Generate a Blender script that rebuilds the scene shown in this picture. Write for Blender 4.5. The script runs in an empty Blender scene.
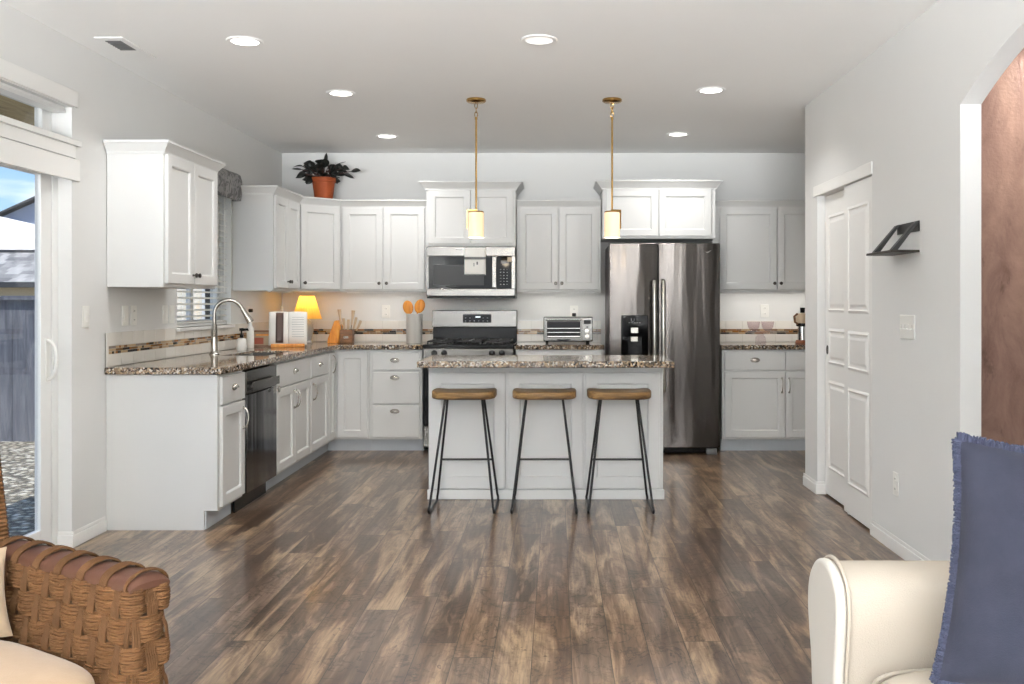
import bpy, math, random
from mathutils import Vector, Matrix
random.seed(7)
PI = math.pi
S = bpy.context.scene
C = S.collection

# ------------------------------------------------------------ camera
H = 1.28
cam_d = bpy.data.cameras.new('camera'); cam = bpy.data.objects.new('camera', cam_d); C.objects.link(cam)
cam.location = (0, 0, H); cam.rotation_euler = (PI/2, 0, 0)
cam_d.sensor_width = 36; cam_d.sensor_fit = 'HORIZONTAL'; cam_d.lens = 930/1024*36
cam_d.shift_x = -45/1024; cam_d.shift_y = -40/1024
cam_d.clip_start = 0.05; cam_d.clip_end = 500
S.camera = cam
# ------------------------------------------------------------ colour management
S.view_settings.view_transform = 'Standard'; S.view_settings.look = 'None'
S.view_settings.exposure = 0.12; S.view_settings.gamma = 1; S.view_settings.use_curve_mapping = False
# ------------------------------------------------------------ world
def lin(c):
    c = c/255
    return c/12.92 if c <= .04045 else ((c+.055)/1.055)**2.4
def rgb(r, g, b): return (lin(r), lin(g), lin(b), 1)
W = bpy.data.worlds.new('world'); S.world = W; W.use_nodes = True
wt = W.node_tree; wt.nodes.clear()
def wn(t, **k):
    n = wt.nodes.new(t)
    for a, b in k.items(): setattr(n, a, b)
    return n
w_tc = wn('ShaderNodeTexCoord'); w_sep = wn('ShaderNodeSeparateXYZ'); w_ramp = wn('ShaderNodeValToRGB')
wt.links.new(w_tc.outputs['Generated'], w_sep.inputs[0]); wt.links.new(w_sep.outputs['Z'], w_ramp.inputs[0])
e = w_ramp.color_ramp.elements
e[0].position = 0; e[0].color = rgb(176, 208, 232); e[1].position = .35; e[1].color = rgb(70, 140, 210)
w_map = wn('ShaderNodeMapping'); w_map.inputs['Scale'].default_value = (3, 3, 14)
w_map.inputs['Location'].default_value = (0.3, 0.1, 0.35)
w_noise = wn('ShaderNodeTexNoise'); w_noise.inputs['Scale'].default_value = 1.3; w_noise.inputs['Detail'].default_value = 6
w_cr = wn('ShaderNodeValToRGB'); w_cr.color_ramp.elements[0].position = .5; w_cr.color_ramp.elements[1].position = .66
w_mix = wn('ShaderNodeMix', data_type='RGBA')
wt.links.new(w_tc.outputs['Generated'], w_map.inputs[0]); wt.links.new(w_map.outputs[0], w_noise.inputs['Vector'])
wt.links.new(w_noise.outputs['Fac'], w_cr.inputs[0]); wt.links.new(w_cr.outputs[0], w_mix.inputs[0])
wt.links.new(w_ramp.outputs[0], w_mix.inputs[6]); w_mix.inputs[7].default_value = rgb(250, 250, 252)
w_bg = wn('ShaderNodeBackground'); w_bg.inputs[1].default_value = 1.7
w_out = wn('ShaderNodeOutputWorld')
wt.links.new(w_mix.outputs[2], w_bg.inputs[0]); wt.links.new(w_bg.outputs[0], w_out.inputs[0])
# ------------------------------------------------------------ sun, daylight through the rear windows, added ceiling fill
sd = bpy.data.lights.new('sun', 'SUN'); sd.energy = 6.0; sd.angle = .01; sd.color = (1, .96, .9)
sun = bpy.data.objects.new('sun', sd); C.objects.link(sun)
sun.rotation_euler = Vector((-.15, .35, -.9)).to_track_quat('-Z', 'Y').to_euler()
def area(name, loc, direction, sx, sy, power, color=(1, 1, 1), parent=None, spread=None, shape='RECTANGLE'):
    l = bpy.data.lights.new(name, 'AREA'); l.shape = shape; l.size = sx; l.size_y = sy; l.energy = power; l.color = color
    if spread: l.spread = spread
    o = bpy.data.objects.new(name, l); C.objects.link(o); o.location = loc
    o.rotation_euler = Vector(direction).to_track_quat('-Z', 'Z').to_euler()
    if parent: o.parent = parent
    return o
area('rear_window_daylight', (-.45, -5.25, 1.35), (0, 1, -.05), 3.9, 2.1, 115, (.95, .98, 1))
area('ceiling_fill_light', (-.45, -4.9, .8), (0, .75, 1), 3.9, 1.0, 2100, (.95, .975, 1), spread=1.75)  # added upward fill behind the camera, brightens the ceiling

# ------------------------------------------------------------ mesh helpers
class MB:
    def __init__(s): s.v = []; s.f = []; s.m = []
    def add(s, vs, fs, m=0, M=None):
        o = len(s.v)
        for p in vs:
            p = Vector(p)
            s.v.append(M @ p if M else p)
        for f in fs: s.f.append(tuple(i+o for i in f)); s.m.append(m)
        return s
    def box(s, x0, x1, y0, y1, z0, z1, m=0, M=None):
        x0, x1 = min(x0, x1), max(x0, x1); y0, y1 = min(y0, y1), max(y0, y1); z0, z1 = min(z0, z1), max(z0, z1)
        return s.add([(x0,y0,z0),(x1,y0,z0),(x1,y1,z0),(x0,y1,z0),(x0,y0,z1),(x1,y0,z1),(x1,y1,z1),(x0,y1,z1)],
                     [(0,3,2,1),(4,5,6,7),(0,1,5,4),(1,2,6,5),(2,3,7,6),(3,0,4,7)], m, M)
    def prism(s, poly, a0, a1, axis='y', m=0, M=None):
        # poly: 2-D points; axis y -> (x,z), x -> (y,z), z -> (x,y)
        def pt(p, a): return {'y': (p[0], a, p[1]), 'x': (a, p[0], p[1]), 'z': (p[0], p[1], a)}[axis]
        n = len(poly)
        vs = [pt(p, a0) for p in poly] + [pt(p, a1) for p in poly]
        fs = [tuple(range(n)), tuple(range(2*n-1, n-1, -1))] + [(i, i+n, (i+1) % n + n, (i+1) % n) for i in range(n)]
        return s.add(vs, fs, m, M)
    def cyl(s, p0, p1, r, n=16, r1=None, m=0, M=None, cap=True):
        return s.tube([p0, p1], [r, r if r1 is None else r1], n, m, M, cap)
    def tube(s, pts, r, n=8, m=0, M=None, cap=True, closed=False):
        pts = [Vector(p) for p in pts]; k = len(pts)
        rs = r if isinstance(r, (list, tuple)) else [r]*k
        vs = []; up = None
        for i, p in enumerate(pts):
            if closed: t = pts[(i+1) % k]-pts[i-1]
            else: t = pts[min(i+1, k-1)]-pts[max(i-1, 0)]
            t.normalize()
            if up is None: up = Vector((0, 0, 1)) if abs(t.z) < .9 else Vector((1, 0, 0))
            a = t.cross(up)
            if a.length < 1e-5: a = t.cross(Vector((0, 1, 0)))
            a.normalize(); b = a.cross(t).normalized(); up = b
            for j in range(n):
                w = 2*PI*j/n
                vs.append(p + a*math.cos(w)*rs[i] + b*math.sin(w)*rs[i])
        fs = []
        for i in range(k if closed else k-1):
            i2 = (i+1) % k
            for j in range(n):
                fs.append((i*n+j, i*n+(j+1) % n, i2*n+(j+1) % n, i2*n+j))
        if cap and not closed:
            fs.append(tuple(range(n-1, -1, -1))); fs.append(tuple(range((k-1)*n, k*n)))
        return s.add(vs, fs, m, M)
    def lathe(s, prof, n=32, c=(0, 0, 0), m=0, M=None, sx=1, sy=1):
        vs = []; k = len(prof)
        for r, z in prof:
            for j in range(n):
                w = 2*PI*j/n; vs.append((c[0]+r*sx*math.cos(w), c[1]+r*sy*math.sin(w), c[2]+z))
        fs = []
        for i in range(k-1):
            for j in range(n): fs.append((i*n+j, i*n+(j+1) % n, (i+1)*n+(j+1) % n, (i+1)*n+j))
        if prof[0][0] > 1e-6: fs.append(tuple(range(n-1, -1, -1)))
        if prof[-1][0] > 1e-6: fs.append(tuple(range((k-1)*n, k*n)))
        return s.add(vs, fs, m, M)
    def grid(s, fn, nu, nv, m=0, M=None, cu=False):
        vs = [fn(i/nu, j/nv) for i in range(nu if cu else nu+1) for j in range(nv+1)]
        fs = []
        K = nu if cu else nu+1
        for i in range(nu):
            for j in range(nv):
                a = i*(nv+1)+j; b = ((i+1) % K)*(nv+1)+j
                fs.append((a, b, b+1, a+1))
        return s.add(vs, fs, m, M)
    def sphere(s, c, rx, ry, rz, n=16, k=10, m=0, M=None):
        pr = []
        for i in range(k+1):
            a = -PI/2+PI*i/k; pr.append((max(math.cos(a), 1e-4), math.sin(a)))
        vs = []
        for r, z in pr:
            for j in range(n):
                w = 2*PI*j/n; vs.append((c[0]+rx*r*math.cos(w), c[1]+ry*r*math.sin(w), c[2]+rz*z))
        fs = [(i*n+j, i*n+(j+1) % n, (i+1)*n+(j+1) % n, (i+1)*n+j) for i in range(k) for j in range(n)]
        return s.add(vs, fs, m, M)
    def build(s, name, mats, parent=None, bevel=0, seg=2, smooth=True, loc=None, rz=0, sub=0, ang=35, mesh=None):
        me = bpy.data.meshes.new(name); me.from_pydata([tuple(p) for p in s.v], [], s.f)
        if not isinstance(mats, (list, tuple)): mats = [mats]
        for x in mats: me.materials.append(x)
        for p, i in zip(me.polygons, s.m): p.material_index = i; p.use_smooth = smooth
        import bmesh
        bm = bmesh.new(); bm.from_mesh(me); bmesh.ops.recalc_face_normals(bm, faces=bm.faces); bm.to_mesh(me); bm.free()
        if smooth: me.set_sharp_from_angle(angle=math.radians(ang))
        o = bpy.data.objects.new(name, me); C.objects.link(o)
        if parent: o.parent = parent
        if loc: o.location = loc
        o.rotation_euler.z = rz
        if bevel:
            b = o.modifiers.new('bevel', 'BEVEL'); b.width = bevel; b.segments = seg; b.limit_method = 'ANGLE'; b.angle_limit = math.radians(40)
            b.harden_normals = False
        if sub:
            q = o.modifiers.new('sub', 'SUBSURF'); q.levels = sub; q.render_levels = sub
        return o
def thing(name, label, cat, loc=(0, 0, 0), rz=0, group=None):
    o = bpy.data.objects.new(name, None); C.objects.link(o); o.location = loc; o.rotation_euler = (0, 0, rz)
    o['label'] = label; o['category'] = cat
    if group: o['group'] = group
    return o
def tag(o, label, cat, group=None):
    o['label'] = label; o['category'] = cat
    if group: o['group'] = group
    return o
def struct(o): o['kind'] = 'structure'; return o
def dup(root, loc, rz=None, label=None, group=None):
    def cp(o, par):
        c = o.copy(); C.objects.link(c)
        if par: c.parent = par
        for ch in list(o.children): cp(ch, c)
        return c
    r = cp(root, None); r.location = loc
    if rz is not None: r.rotation_euler.z = rz
    if label: r['label'] = label
    if group: r['group'] = group
    return r

# ------------------------------------------------------------ materials
class N:
    def __init__(s, name):
        s.mat = bpy.data.materials.new(name); s.mat.use_nodes = True; s.t = s.mat.node_tree; s.t.nodes.clear()
        s.out = s.t.nodes.new('ShaderNodeOutputMaterial'); s.b = s.t.nodes.new('ShaderNodeBsdfPrincipled')
        s.t.links.new(s.b.outputs[0], s.out.inputs[0])
    def set(s, key, v):
        i = s.b.inputs[key]
        if hasattr(v, 'is_output') or isinstance(v, bpy.types.NodeSocket): s.t.links.new(v, i)
        else: i.default_value = v
        return s
    def link(s, v, i):
        if isinstance(v, bpy.types.NodeSocket): s.t.links.new(v, i)
        elif v is not None: i.default_value = v
    def math(s, op, a, b=None, c=None):
        n = s.t.nodes.new('ShaderNodeMath'); n.operation = op
        s.link(a, n.inputs[0]); s.link(b, n.inputs[1]); s.link(c, n.inputs[2]); return n.outputs[0]
    def pos(s): return s.t.nodes.new('ShaderNodeNewGeometry').outputs['Position']
    def obj(s): return s.t.nodes.new('ShaderNodeTexCoord').outputs['Object']
    def sep(s, v):
        n = s.t.nodes.new('ShaderNodeSeparateXYZ'); s.t.links.new(v, n.inputs[0]); return n.outputs
    def comb(s, x, y, z):
        n = s.t.nodes.new('ShaderNodeCombineXYZ'); s.link(x, n.inputs[0]); s.link(y, n.inputs[1]); s.link(z, n.inputs[2]); return n.outputs[0]
    def mapv(s, v, sc=(1, 1, 1), rot=(0, 0, 0)):
        n = s.t.nodes.new('ShaderNodeMapping'); s.t.links.new(v, n.inputs[0]); n.inputs['Scale'].default_value = sc
        n.inputs['Rotation'].default_value = rot; return n.outputs[0]
    def noise(s, v, scale=5, det=4, rough=.5, dist=0):
        n = s.t.nodes.new('ShaderNodeTexNoise'); s.t.links.new(v, n.inputs['Vector']); n.inputs['Scale'].default_value = scale
        n.inputs['Detail'].default_value = det; n.inputs['Roughness'].default_value = rough; n.inputs['Distortion'].default_value = dist
        return n.outputs['Fac']
    def white(s, v, dim='3D'):
        n = s.t.nodes.new('ShaderNodeTexWhiteNoise'); n.noise_dimensions = dim
        s.t.links.new(v, n.inputs['W' if dim == '1D' else 'Vector']); return n.outputs['Value']
    def voro(s, v, scale, feature='F1', out='Color'):
        n = s.t.nodes.new('ShaderNodeTexVoronoi'); n.feature = feature; s.t.links.new(v, n.inputs['Vector']); n.inputs['Scale'].default_value = scale
        return n.outputs[out]
    def ramp(s, f, stops, interp='LINEAR'):
        n = s.t.nodes.new('ShaderNodeValToRGB'); s.t.links.new(f, n.inputs[0]); cr = n.color_ramp; cr.interpolation = interp
        while len(cr.elements) < len(stops): cr.elements.new(.5)
        for el, (p, c) in zip(cr.elements, stops):
            el.position = p; el.color = c if len(c) == 4 else (*c, 1)
        return n.outputs[0]
    def mix(s, f, a, b, mode='MIX'):
        n = s.t.nodes.new('ShaderNodeMix'); n.data_type = 'RGBA'; n.blend_type = mode
        s.link(f, n.inputs[0]); s.link(a, n.inputs[6]); s.link(b, n.inputs[7]); return n.outputs[2]
    def bump(s, h, strength=.3, dist=.01):
        n = s.t.nodes.new('ShaderNodeBump'); s.t.links.new(h, n.inputs['Height']); n.inputs['Strength'].default_value = strength
        n.inputs['Distance'].default_value = dist; s.t.links.new(n.outputs[0], s.b.inputs['Normal']); return s
G = lambda v: (v, v, v, 1)
def plain(name, col, rough=.5, metal=0, bump=None, var=.0, spec=None, **k):
    n = N(name); p = n.pos()
    if var:
        f = n.noise(p, 6, 3); c2 = tuple(min(1, c*(1-var)) for c in col[:3])+(1,)
        n.set('Base Color', n.mix(f, col, c2))
    else: n.set('Base Color', col)
    n.set('Roughness', rough).set('Metallic', metal)
    if spec is not None: n.set('Specular IOR Level', spec)
    if bump: n.bump(n.noise(p, bump[0], 4), bump[1], bump[2] if len(bump) > 2 else .002)
    for a, b in k.items(): n.set(a.replace('_', ' '), b)
    return n.mat
m_wall = plain('wall_paint', rgb(227, 227, 225), .85, bump=(60, .12, .003), var=.02)
m_ceil = plain('ceiling_paint', rgb(246, 246, 244), .9, bump=(45, .15, .003), var=.015)
m_trim = plain('trim_paint', rgb(240, 239, 236), .4, var=.01)
m_cab = plain('cabinet_paint', rgb(215, 215, 213), .42, var=.015)
m_kick = plain('toe_kick_shaded', rgb(190, 195, 200), .5)  # shade under the cabinets put into the colour as a grey-blue tone
m_vinyl = plain('white_vinyl', rgb(242, 242, 240), .35)
m_plastic = plain('white_plastic', rgb(240, 239, 234), .3)
m_greypl = plain('grey_plastic', rgb(90, 90, 90), .4)
m_black = plain('black_enamel', rgb(12, 12, 13), .22, spec=.15)
m_blackmat = plain('black_iron', rgb(24, 23, 23), .5, bump=(200, .1))
m_blackrod = plain('black_rod', rgb(28, 26, 26), .42, metal=.3)
m_rubber = plain('black_rubber', rgb(20, 20, 20), .7)
m_nickel = plain('brushed_nickel', rgb(176, 172, 165), .27, metal=1)
m_pewter = plain('dark_pewter', rgb(90, 86, 82), .3, metal=1)
m_chrome = plain('chrome', rgb(215, 215, 215), .08, metal=1)
m_brass = plain('aged_brass', rgb(176, 140, 82), .25, metal=1)
m_bronze = plain('dark_bronze', rgb(52, 46, 38), .45, metal=.6)
m_glassdark = plain('dark_glass', rgb(8, 8, 9), .06, spec=.1)
m_window_in = plain('oven_window', rgb(40, 39, 38), .15, spec=.12)
m_white_emit_panel = None
def steel_mat(name, base, rough=.24, wob=.0, axis='z'):
    n = N(name); p = n.pos()
    sc = (1.2, 1.2, 160) if axis == 'h' else (160, 160, 1.2)
    f = n.noise(n.mapv(p, sc), 1, 3)
    n.set('Base Color', n.mix(f, base, tuple(c*.86 for c in base[:3])+(1,))).set('Metallic', 1)
    n.set('Roughness', n.math('MULTIPLY_ADD', f, .12, rough-.06))
    if wob:
        h = n.noise(n.mapv(p, (5, 5, .45)), 1, 2)
        n.bump(h, wob, .05)
    return n.mat
m_steel = steel_mat('brushed_steel', rgb(104, 102, 99), .25, 0, 'h')
m_fridge = steel_mat('fridge_steel', rgb(84, 80, 77), .21, .4, 'v')
m_steeld = steel_mat('dark_steel', rgb(88, 88, 90), .14, .1, 'v')
# granite
def granite():
    n = N('granite'); p = n.pos()
    a = n.sep(n.voro(n.mapv(p, (1, 1, 1)), 95))[0]
    col = n.ramp(a, [(0, rgb(20, 18, 18)), (.24, rgb(66, 56, 48)), (.44, rgb(128, 108, 86)), (.60, rgb(158, 136, 108)), (.84, rgb(206, 200, 190))], 'CONSTANT')
    b = n.sep(n.voro(p, 210))[1]
    col2 = n.ramp(b, [(0, rgb(20, 18, 18)), (.35, rgb(120, 96, 78)), (.75, rgb(205, 195, 182))], 'CONSTANT')
    big = n.noise(p, 9, 3)
    c = n.mix(n.ramp(big, [(.42, G(0)), (.58, G(1))]), col, n.mix(.45, col, col2))
    n.set('Base Color', c).set('Roughness', .07).set('Specular IOR Level', .4)
    return n.mat
m_granite = granite()
def floor_mat():
    n = N('plank_floor'); p = n.pos(); x, y, z = n.sep(p)[:3]
    w = .142
    xs = n.math('DIVIDE', n.math('ADD', x, 10.03), w); row = n.math('FLOOR', xs); fx = n.math('FRACT', xs)
    rr = n.white(row, '1D')
    ys = n.math('DIVIDE', n.math('ADD', n.math('ADD', y, 20), n.math('MULTIPLY', rr, 1.9)), 1.15); bd = n.math('FLOOR', ys); fy = n.math('FRACT', ys)
    br = n.white(n.comb(row, bd, 3.3))
    base = n.ramp(br, [(0, rgb(98, 79, 65)), (.3, rgb(122, 101, 84)), (.6, rgb(140, 118, 99)), (.85, rgb(130, 103, 79)), (1, rgb(164, 138, 112))])
    off = n.math('MULTIPLY', br, 40)
    g1 = n.noise(n.comb(n.math('MULTIPLY', x, 30), n.math('MULTIPLY', y, 1.3), off), 1, 6, .62, .8)
    g2 = n.noise(n.comb(n.math('MULTIPLY', x, 9), n.math('MULTIPLY', y, 1.3), off), 1, 5, .6, .9)
    g3 = n.noise(n.comb(n.math('MULTIPLY', x, 120), n.math('MULTIPLY', y, 7), off), 1, 3, .6)
    kn = n.noise(n.comb(n.math('MULTIPLY', x, 16), n.math('MULTIPLY', y, 9), off), 1, 4, .7, 2.5)
    c = n.mix(n.ramp(g1, [(.35, G(0)), (.68, G(1))]), n.mix(1, base, rgb(160, 142, 126), 'MULTIPLY'), base)
    c = n.mix(n.ramp(g2, [(.50, G(0)), (.66, G(.62))]), c, rgb(198, 168, 132))
    c = n.mix(n.ramp(g2, [(.33, G(.8)), (.48, G(0))]), c, rgb(72, 55, 44))
    c = n.mix(n.ramp(kn, [(.30, G(.75)), (.37, G(0))]), c, rgb(58, 44, 36))
    c = n.mix(n.ramp(g3, [(.35, G(.4)), (.6, G(0))]), c, rgb(70, 54, 44))
    cu = n.noise(n.comb(n.math('MULTIPLY', x, 5.5), n.math('MULTIPLY', y, 5), off), 1, 5, .62, 1.4)
    crv = n.ramp(n.math('ABSOLUTE', n.math('SUBTRACT', cu, .5)), [(.0, G(.95)), (.024, G(0))])
    c = n.mix(n.math('MULTIPLY', crv, n.ramp(g2, [(.40, G(1)), (.60, G(.25))])), c, rgb(52, 38, 29))
    ex = n.math('MINIMUM', fx, n.math('SUBTRACT', 1, fx)); ey = n.math('MINIMUM', fy, n.math('SUBTRACT', 1, fy))
    seam = n.math('MAXIMUM', n.math('LESS_THAN', ex, .011), n.math('LESS_THAN', ey, .0018))
    c = n.mix(n.math('MULTIPLY', seam, .78), c, rgb(36, 27, 22))
    n.set('Base Color', c)
    n.set('Roughness', n.math('MULTIPLY_ADD', g2, .02, .275))
    hgt = n.noise(n.comb(n.math('MULTIPLY', x, 7), n.math('MULTIPLY', y, 2), off), 1, 2)
    n.bump(hgt, .10, .004); n.set('Specular IOR Level', .3); n.set('Coat Weight', .45); n.set('Coat Roughness', .10)
    return n.mat
m_floor = floor_mat()
def wood(name, c1, c2, c3, axis='x', sc=1, rough=.45):
    n = N(name); p = n.obj()
    s_ = {'x': (1.5, 14, 14), 'y': (14, 1.5, 14), 'z': (14, 14, 1.5)}[axis]
    g = n.noise(n.mapv(p, tuple(a*sc for a in s_)), 2.2, 6, .6, 1.2)
    f = n.noise(n.mapv(p, tuple(a*sc*3 for a in s_)), 3, 3, .6)
    c = n.ramp(g, [(.3, c1), (.5, c2), (.72, c3)])
    c = n.mix(n.ramp(f, [(.35, G(.35)), (.6, G(0))]), c, c1)
    n.set('Base Color', c).set('Roughness', rough); n.bump(g, .12, .003)
    return n.mat
m_seatwood = wood('stool_wood', rgb(72, 50, 27), rgb(130, 98, 56), rgb(160, 128, 82), 'x')
m_orange = wood('orange_wood', rgb(196, 112, 30), rgb(232, 152, 52), rgb(242, 178, 84), 'z')
m_brownwood = wood('brown_wood', rgb(80, 50, 26), rgb(124, 82, 44), rgb(150, 104, 62), 'x')
m_fence = wood('fence_wood', rgb(74, 76, 84), rgb(104, 106, 114), rgb(132, 132, 138), 'z', .4, .8)
m_soffit = wood('soffit_wood', rgb(140, 116, 72), rgb(186, 160, 108), rgb(212, 188, 136), 'y', .5, .8)
m_tile = plain('white_tile', rgb(234, 230, 222), .15, var=.04)
m_grout = plain('grout', rgb(205, 200, 190), .8)
mos = [plain('mosaic_'+a, c, .12) for a, c in (('dark', rgb(38, 28, 20)), ('brown', rgb(124, 92, 58)), ('tan', rgb(186, 160, 126)), ('grey', rgb(140, 130, 118)), ('amber', rgb(150, 100, 48)))]
m_sofa = plain('cream_upholstery', rgb(184, 175, 162), .9, spec=.1, bump=(300, .5, .002), var=.04)
m_sofapan = plain('ivory_upholstery', rgb(204, 200, 192), .9, spec=.1, bump=(300, .4, .002), var=.03)
def fabric(name, c1, c2, sc=320, rough=.9, sheen=.3, bs=.4):
    n = N(name); p = n.obj(); f = n.noise(p, 14, 5, .6); g = n.noise(p, sc, 2)
    n.set('Base Color', n.mix(f, c1, c2)).set('Roughness', rough).set('Sheen Weight', sheen).set('Specular IOR Level', .1); n.bump(g, bs, .002); return n.mat
m_navy = fabric('navy_velvet', rgb(36, 38, 49), rgb(52, 54, 66), 300, .9, .08)
m_navyf = fabric('navy_fringe', rgb(50, 54, 72), rgb(68, 72, 92), 300, .9, .08)
m_tan = fabric('tan_cushion', rgb(158, 132, 104), rgb(178, 152, 124), 260)
m_beige = fabric('beige_cushion', rgb(158, 138, 114), rgb(188, 168, 142), 200)
m_rope = fabric('seagrass_rope', rgb(58, 38, 22), rgb(116, 83, 54), 220, .7, 0, .8)
m_ropeb = fabric('seagrass_strap', rgb(50, 33, 20), rgb(98, 69, 44), 220, .7, 0, .8)
m_leather = plain('brown_band', rgb(84, 56, 44), .5, var=.3, spec=.25, bump=(90, .3))
m_core = plain('wicker_core', rgb(52, 34, 20), .8)
def damask():
    n = N('grey_damask'); p = n.pos(); f = n.noise(p, 16, 3, .5, 2)
    n.set('Base Color', n.ramp(f, [(.44, rgb(112, 112, 114)), (.54, rgb(158, 158, 158))])).set('Roughness', .8); return n.mat
m_damask = damask()
def copper():
    n = N('copper_finish'); p = n.pos(); f = n.noise(n.mapv(p, (7, 7, 3)), 1, 6, .65, .6); g = n.noise(n.mapv(p, (1, 1, 1)), 60, 3)
    k = n.noise(n.mapv(p, (14, 14, 6)), 1, 4, .6)
    c = n.ramp(f, [(.3, rgb(128, 100, 90)), (.5, rgb(156, 126, 114)), (.7, rgb(178, 146, 130))])
    c = n.mix(n.ramp(k, [(.28, G(.6)), (.38, G(0))]), c, rgb(96, 76, 66))
    n.set('Base Color', c).set('Roughness', .3).set('Metallic', .25); n.bump(g, .35, .004); return n.mat
m_copper = copper()
def gravel():
    n = N('gravel'); p = n.pos(); v = n.voro(p, 20); d = n.voro(p, 20, 'F1', 'Distance'); s_ = n.sep(v)[0]
    c = n.ramp(s_, [(0, rgb(120, 112, 98)), (.5, rgb(176, 168, 148)), (1, rgb(224, 220, 206))])
    c = n.mix(n.ramp(d, [(.35, G(0)), (.62, G(.85))]), c, rgb(60, 56, 48))
    n.set('Base Color', c).set('Roughness', .9); n.bump(n.math('SUBTRACT', 1, d), 1, .04); return n.mat
m_gravel = gravel()
def shingle(name, c1, c2):
    n = N(name); p = n.pos(); x, y, z = n.sep(p)[:3]
    r = n.math('FLOOR', n.math('MULTIPLY', z, 6)); q = n.math('FLOOR', n.math('ADD', n.math('MULTIPLY', x, 3.2), n.math('MULTIPLY', r, .5)))
    f = n.white(n.comb(r, q, 1)); n.set('Base Color', n.mix(f, c1, c2)).set('Roughness', .9)
    n.bump(n.math('FRACT', n.math('MULTIPLY', z, 6)), .8, .05); return n.mat
m_shin = shingle('grey_shingles', rgb(110, 108, 108), rgb(168, 166, 162))
m_shin2 = shingle('pale_shingles', rgb(206, 198, 188), rgb(232, 226, 218))
m_stucco = plain('cream_stucco', rgb(206, 188, 160), .9, bump=(8, .2))
m_bluesiding = plain('blue_grey_siding', rgb(148, 156, 176), .85, bump=(4, .3))
m_fascia = plain('dark_fascia', rgb(62, 62, 64), .7)
def emit(name, col, st, base=None):
    n = N(name); n.set('Base Color', base or col).set('Emission Color', col).set('Emission Strength', st).set('Roughness', .4); return n.mat
m_led = emit('led_disc', (1, .97, .92, 1), 5)
m_leddim = emit('dim_disc', (1, .97, .92, 1), .55)
m_opal = emit('opal_glass_lit', rgb(255, 214, 150), .55, rgb(225, 210, 185))
m_bulb = emit('bulb', (1, .86, .6, 1), 9)
m_disp = emit('display_digits', rgb(225, 235, 240), 1.0)
def glassm(name, col=(1, 1, 1, 1), tint=.92, ior=1.45, solid=False):
    n = N(name); t = n.t
    if solid:
        n.set('Base Color', col).set('Roughness', .03).set('Transmission Weight', 1).set('IOR', ior); return n.mat
    g = t.nodes.new('ShaderNodeBsdfGlossy'); g.inputs['Roughness'].default_value = .02
    tr = t.nodes.new('ShaderNodeBsdfTransparent'); tr.inputs[0].default_value = (tint, tint, tint, 1) if not isinstance(tint, tuple) else (*tint, 1)
    mx = t.nodes.new('ShaderNodeMixShader'); lw = t.nodes.new('ShaderNodeLayerWeight'); fr = t.nodes.new('ShaderNodeMath'); fr.operation = 'POWER'; fr.inputs[1].default_value = 4; t.links.new(lw.outputs['Facing'], fr.inputs[0]); fr2 = t.nodes.new('ShaderNodeMath'); fr2.operation = 'MULTIPLY_ADD'; fr2.inputs[1].default_value = .4; fr2.inputs[2].default_value = .02; t.links.new(fr.outputs[0], fr2.inputs[0]); fr = fr2
    t.links.new(fr.outputs[0], mx.inputs[0]); t.links.new(tr.outputs[0], mx.inputs[1]); t.links.new(g.outputs[0], mx.inputs[2])
    t.links.new(mx.outputs[0], n.out.inputs[0]); return n.mat
m_pane = glassm('window_glass')
m_cupglass = glassm('smoky_glass', tint=(.93, .89, .90))
def translucent(name, col, em=0):
    n = N(name); t = n.t
    d = t.nodes.new('ShaderNodeBsdfDiffuse'); d.inputs[0].default_value = col
    tr = t.nodes.new('ShaderNodeBsdfTranslucent'); tr.inputs[0].default_value = col
    mx = t.nodes.new('ShaderNodeMixShader'); mx.inputs[0].default_value = .6
    t.links.new(d.outputs[0], mx.inputs[1]); t.links.new(tr.outputs[0], mx.inputs[2]); t.links.new(mx.outputs[0], n.out.inputs[0]); return n.mat
m_shade = translucent('yellow_shade', rgb(248, 204, 104))
m_blind = translucent('blind_slat', rgb(244, 242, 236))
m_terra = plain('terracotta', rgb(176, 82, 34), .7, var=.4, bump=(30, .2))
m_soil = plain('soil', rgb(40, 30, 24), .9)
m_leaf = plain('dark_leaf', rgb(32, 36, 32), .35, var=.4)
m_stem = plain('dark_stem', rgb(70, 44, 40), .6)
m_crock = plain('glazed_crock', rgb(214, 212, 206), .3, var=.08)
m_vase = plain('grey_vase', rgb(176, 172, 168), .2, var=.1)
m_paper = plain('paper', rgb(240, 238, 232), .7)
m_papergrey = plain('printed_grey', rgb(150, 150, 152), .7)
m_photo = plain('printed_photo', rgb(84, 60, 50), .5, var=.6)
m_redprint = plain('red_print', rgb(168, 70, 30), .5, var=.4)
m_straw = plain('straw_handle', rgb(214, 190, 160), .5, var=.2)
m_sink = steel_mat('sink_steel', rgb(120, 118, 114), .3, 0, 'h')
m_amberbase = plain('amber_base', rgb(130, 70, 34), .3)

# ------------------------------------------------------------ room shell
XL, XR, YB, YR, ZC = -2.53, 1.735, 8.56, -5.0, 2.65
def slab_holes(mb, axis, c0, c1, a0, a1, z0, z1, holes):
    # wall perpendicular to `axis`, running a0..a1, holes = (h0,h1,hz0,hz1)
    cuts = sorted({a0, a1, *[h[0] for h in holes], *[h[1] for h in holes]})
    for u0, u1 in zip(cuts, cuts[1:]):
        hs = sorted([(h[2], h[3]) for h in holes if h[0] <= u0+1e-6 and h[1] >= u1-1e-6])
        z = z0
        for b, t in hs+[(z1, z1)]:
            if b > z+1e-6:
                if axis == 'x': mb.box(c0, c1, u0, u1, z, b)
                else: mb.box(u0, u1, c0, c1, z, b)
            z = t
    return mb
XH = 4.2   # outer wall of the hall
struct(MB().box(XL-.15, XH+.15, YR-.15, YB+.15, -.12, 0).build('floor', m_floor, smooth=False))
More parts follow.
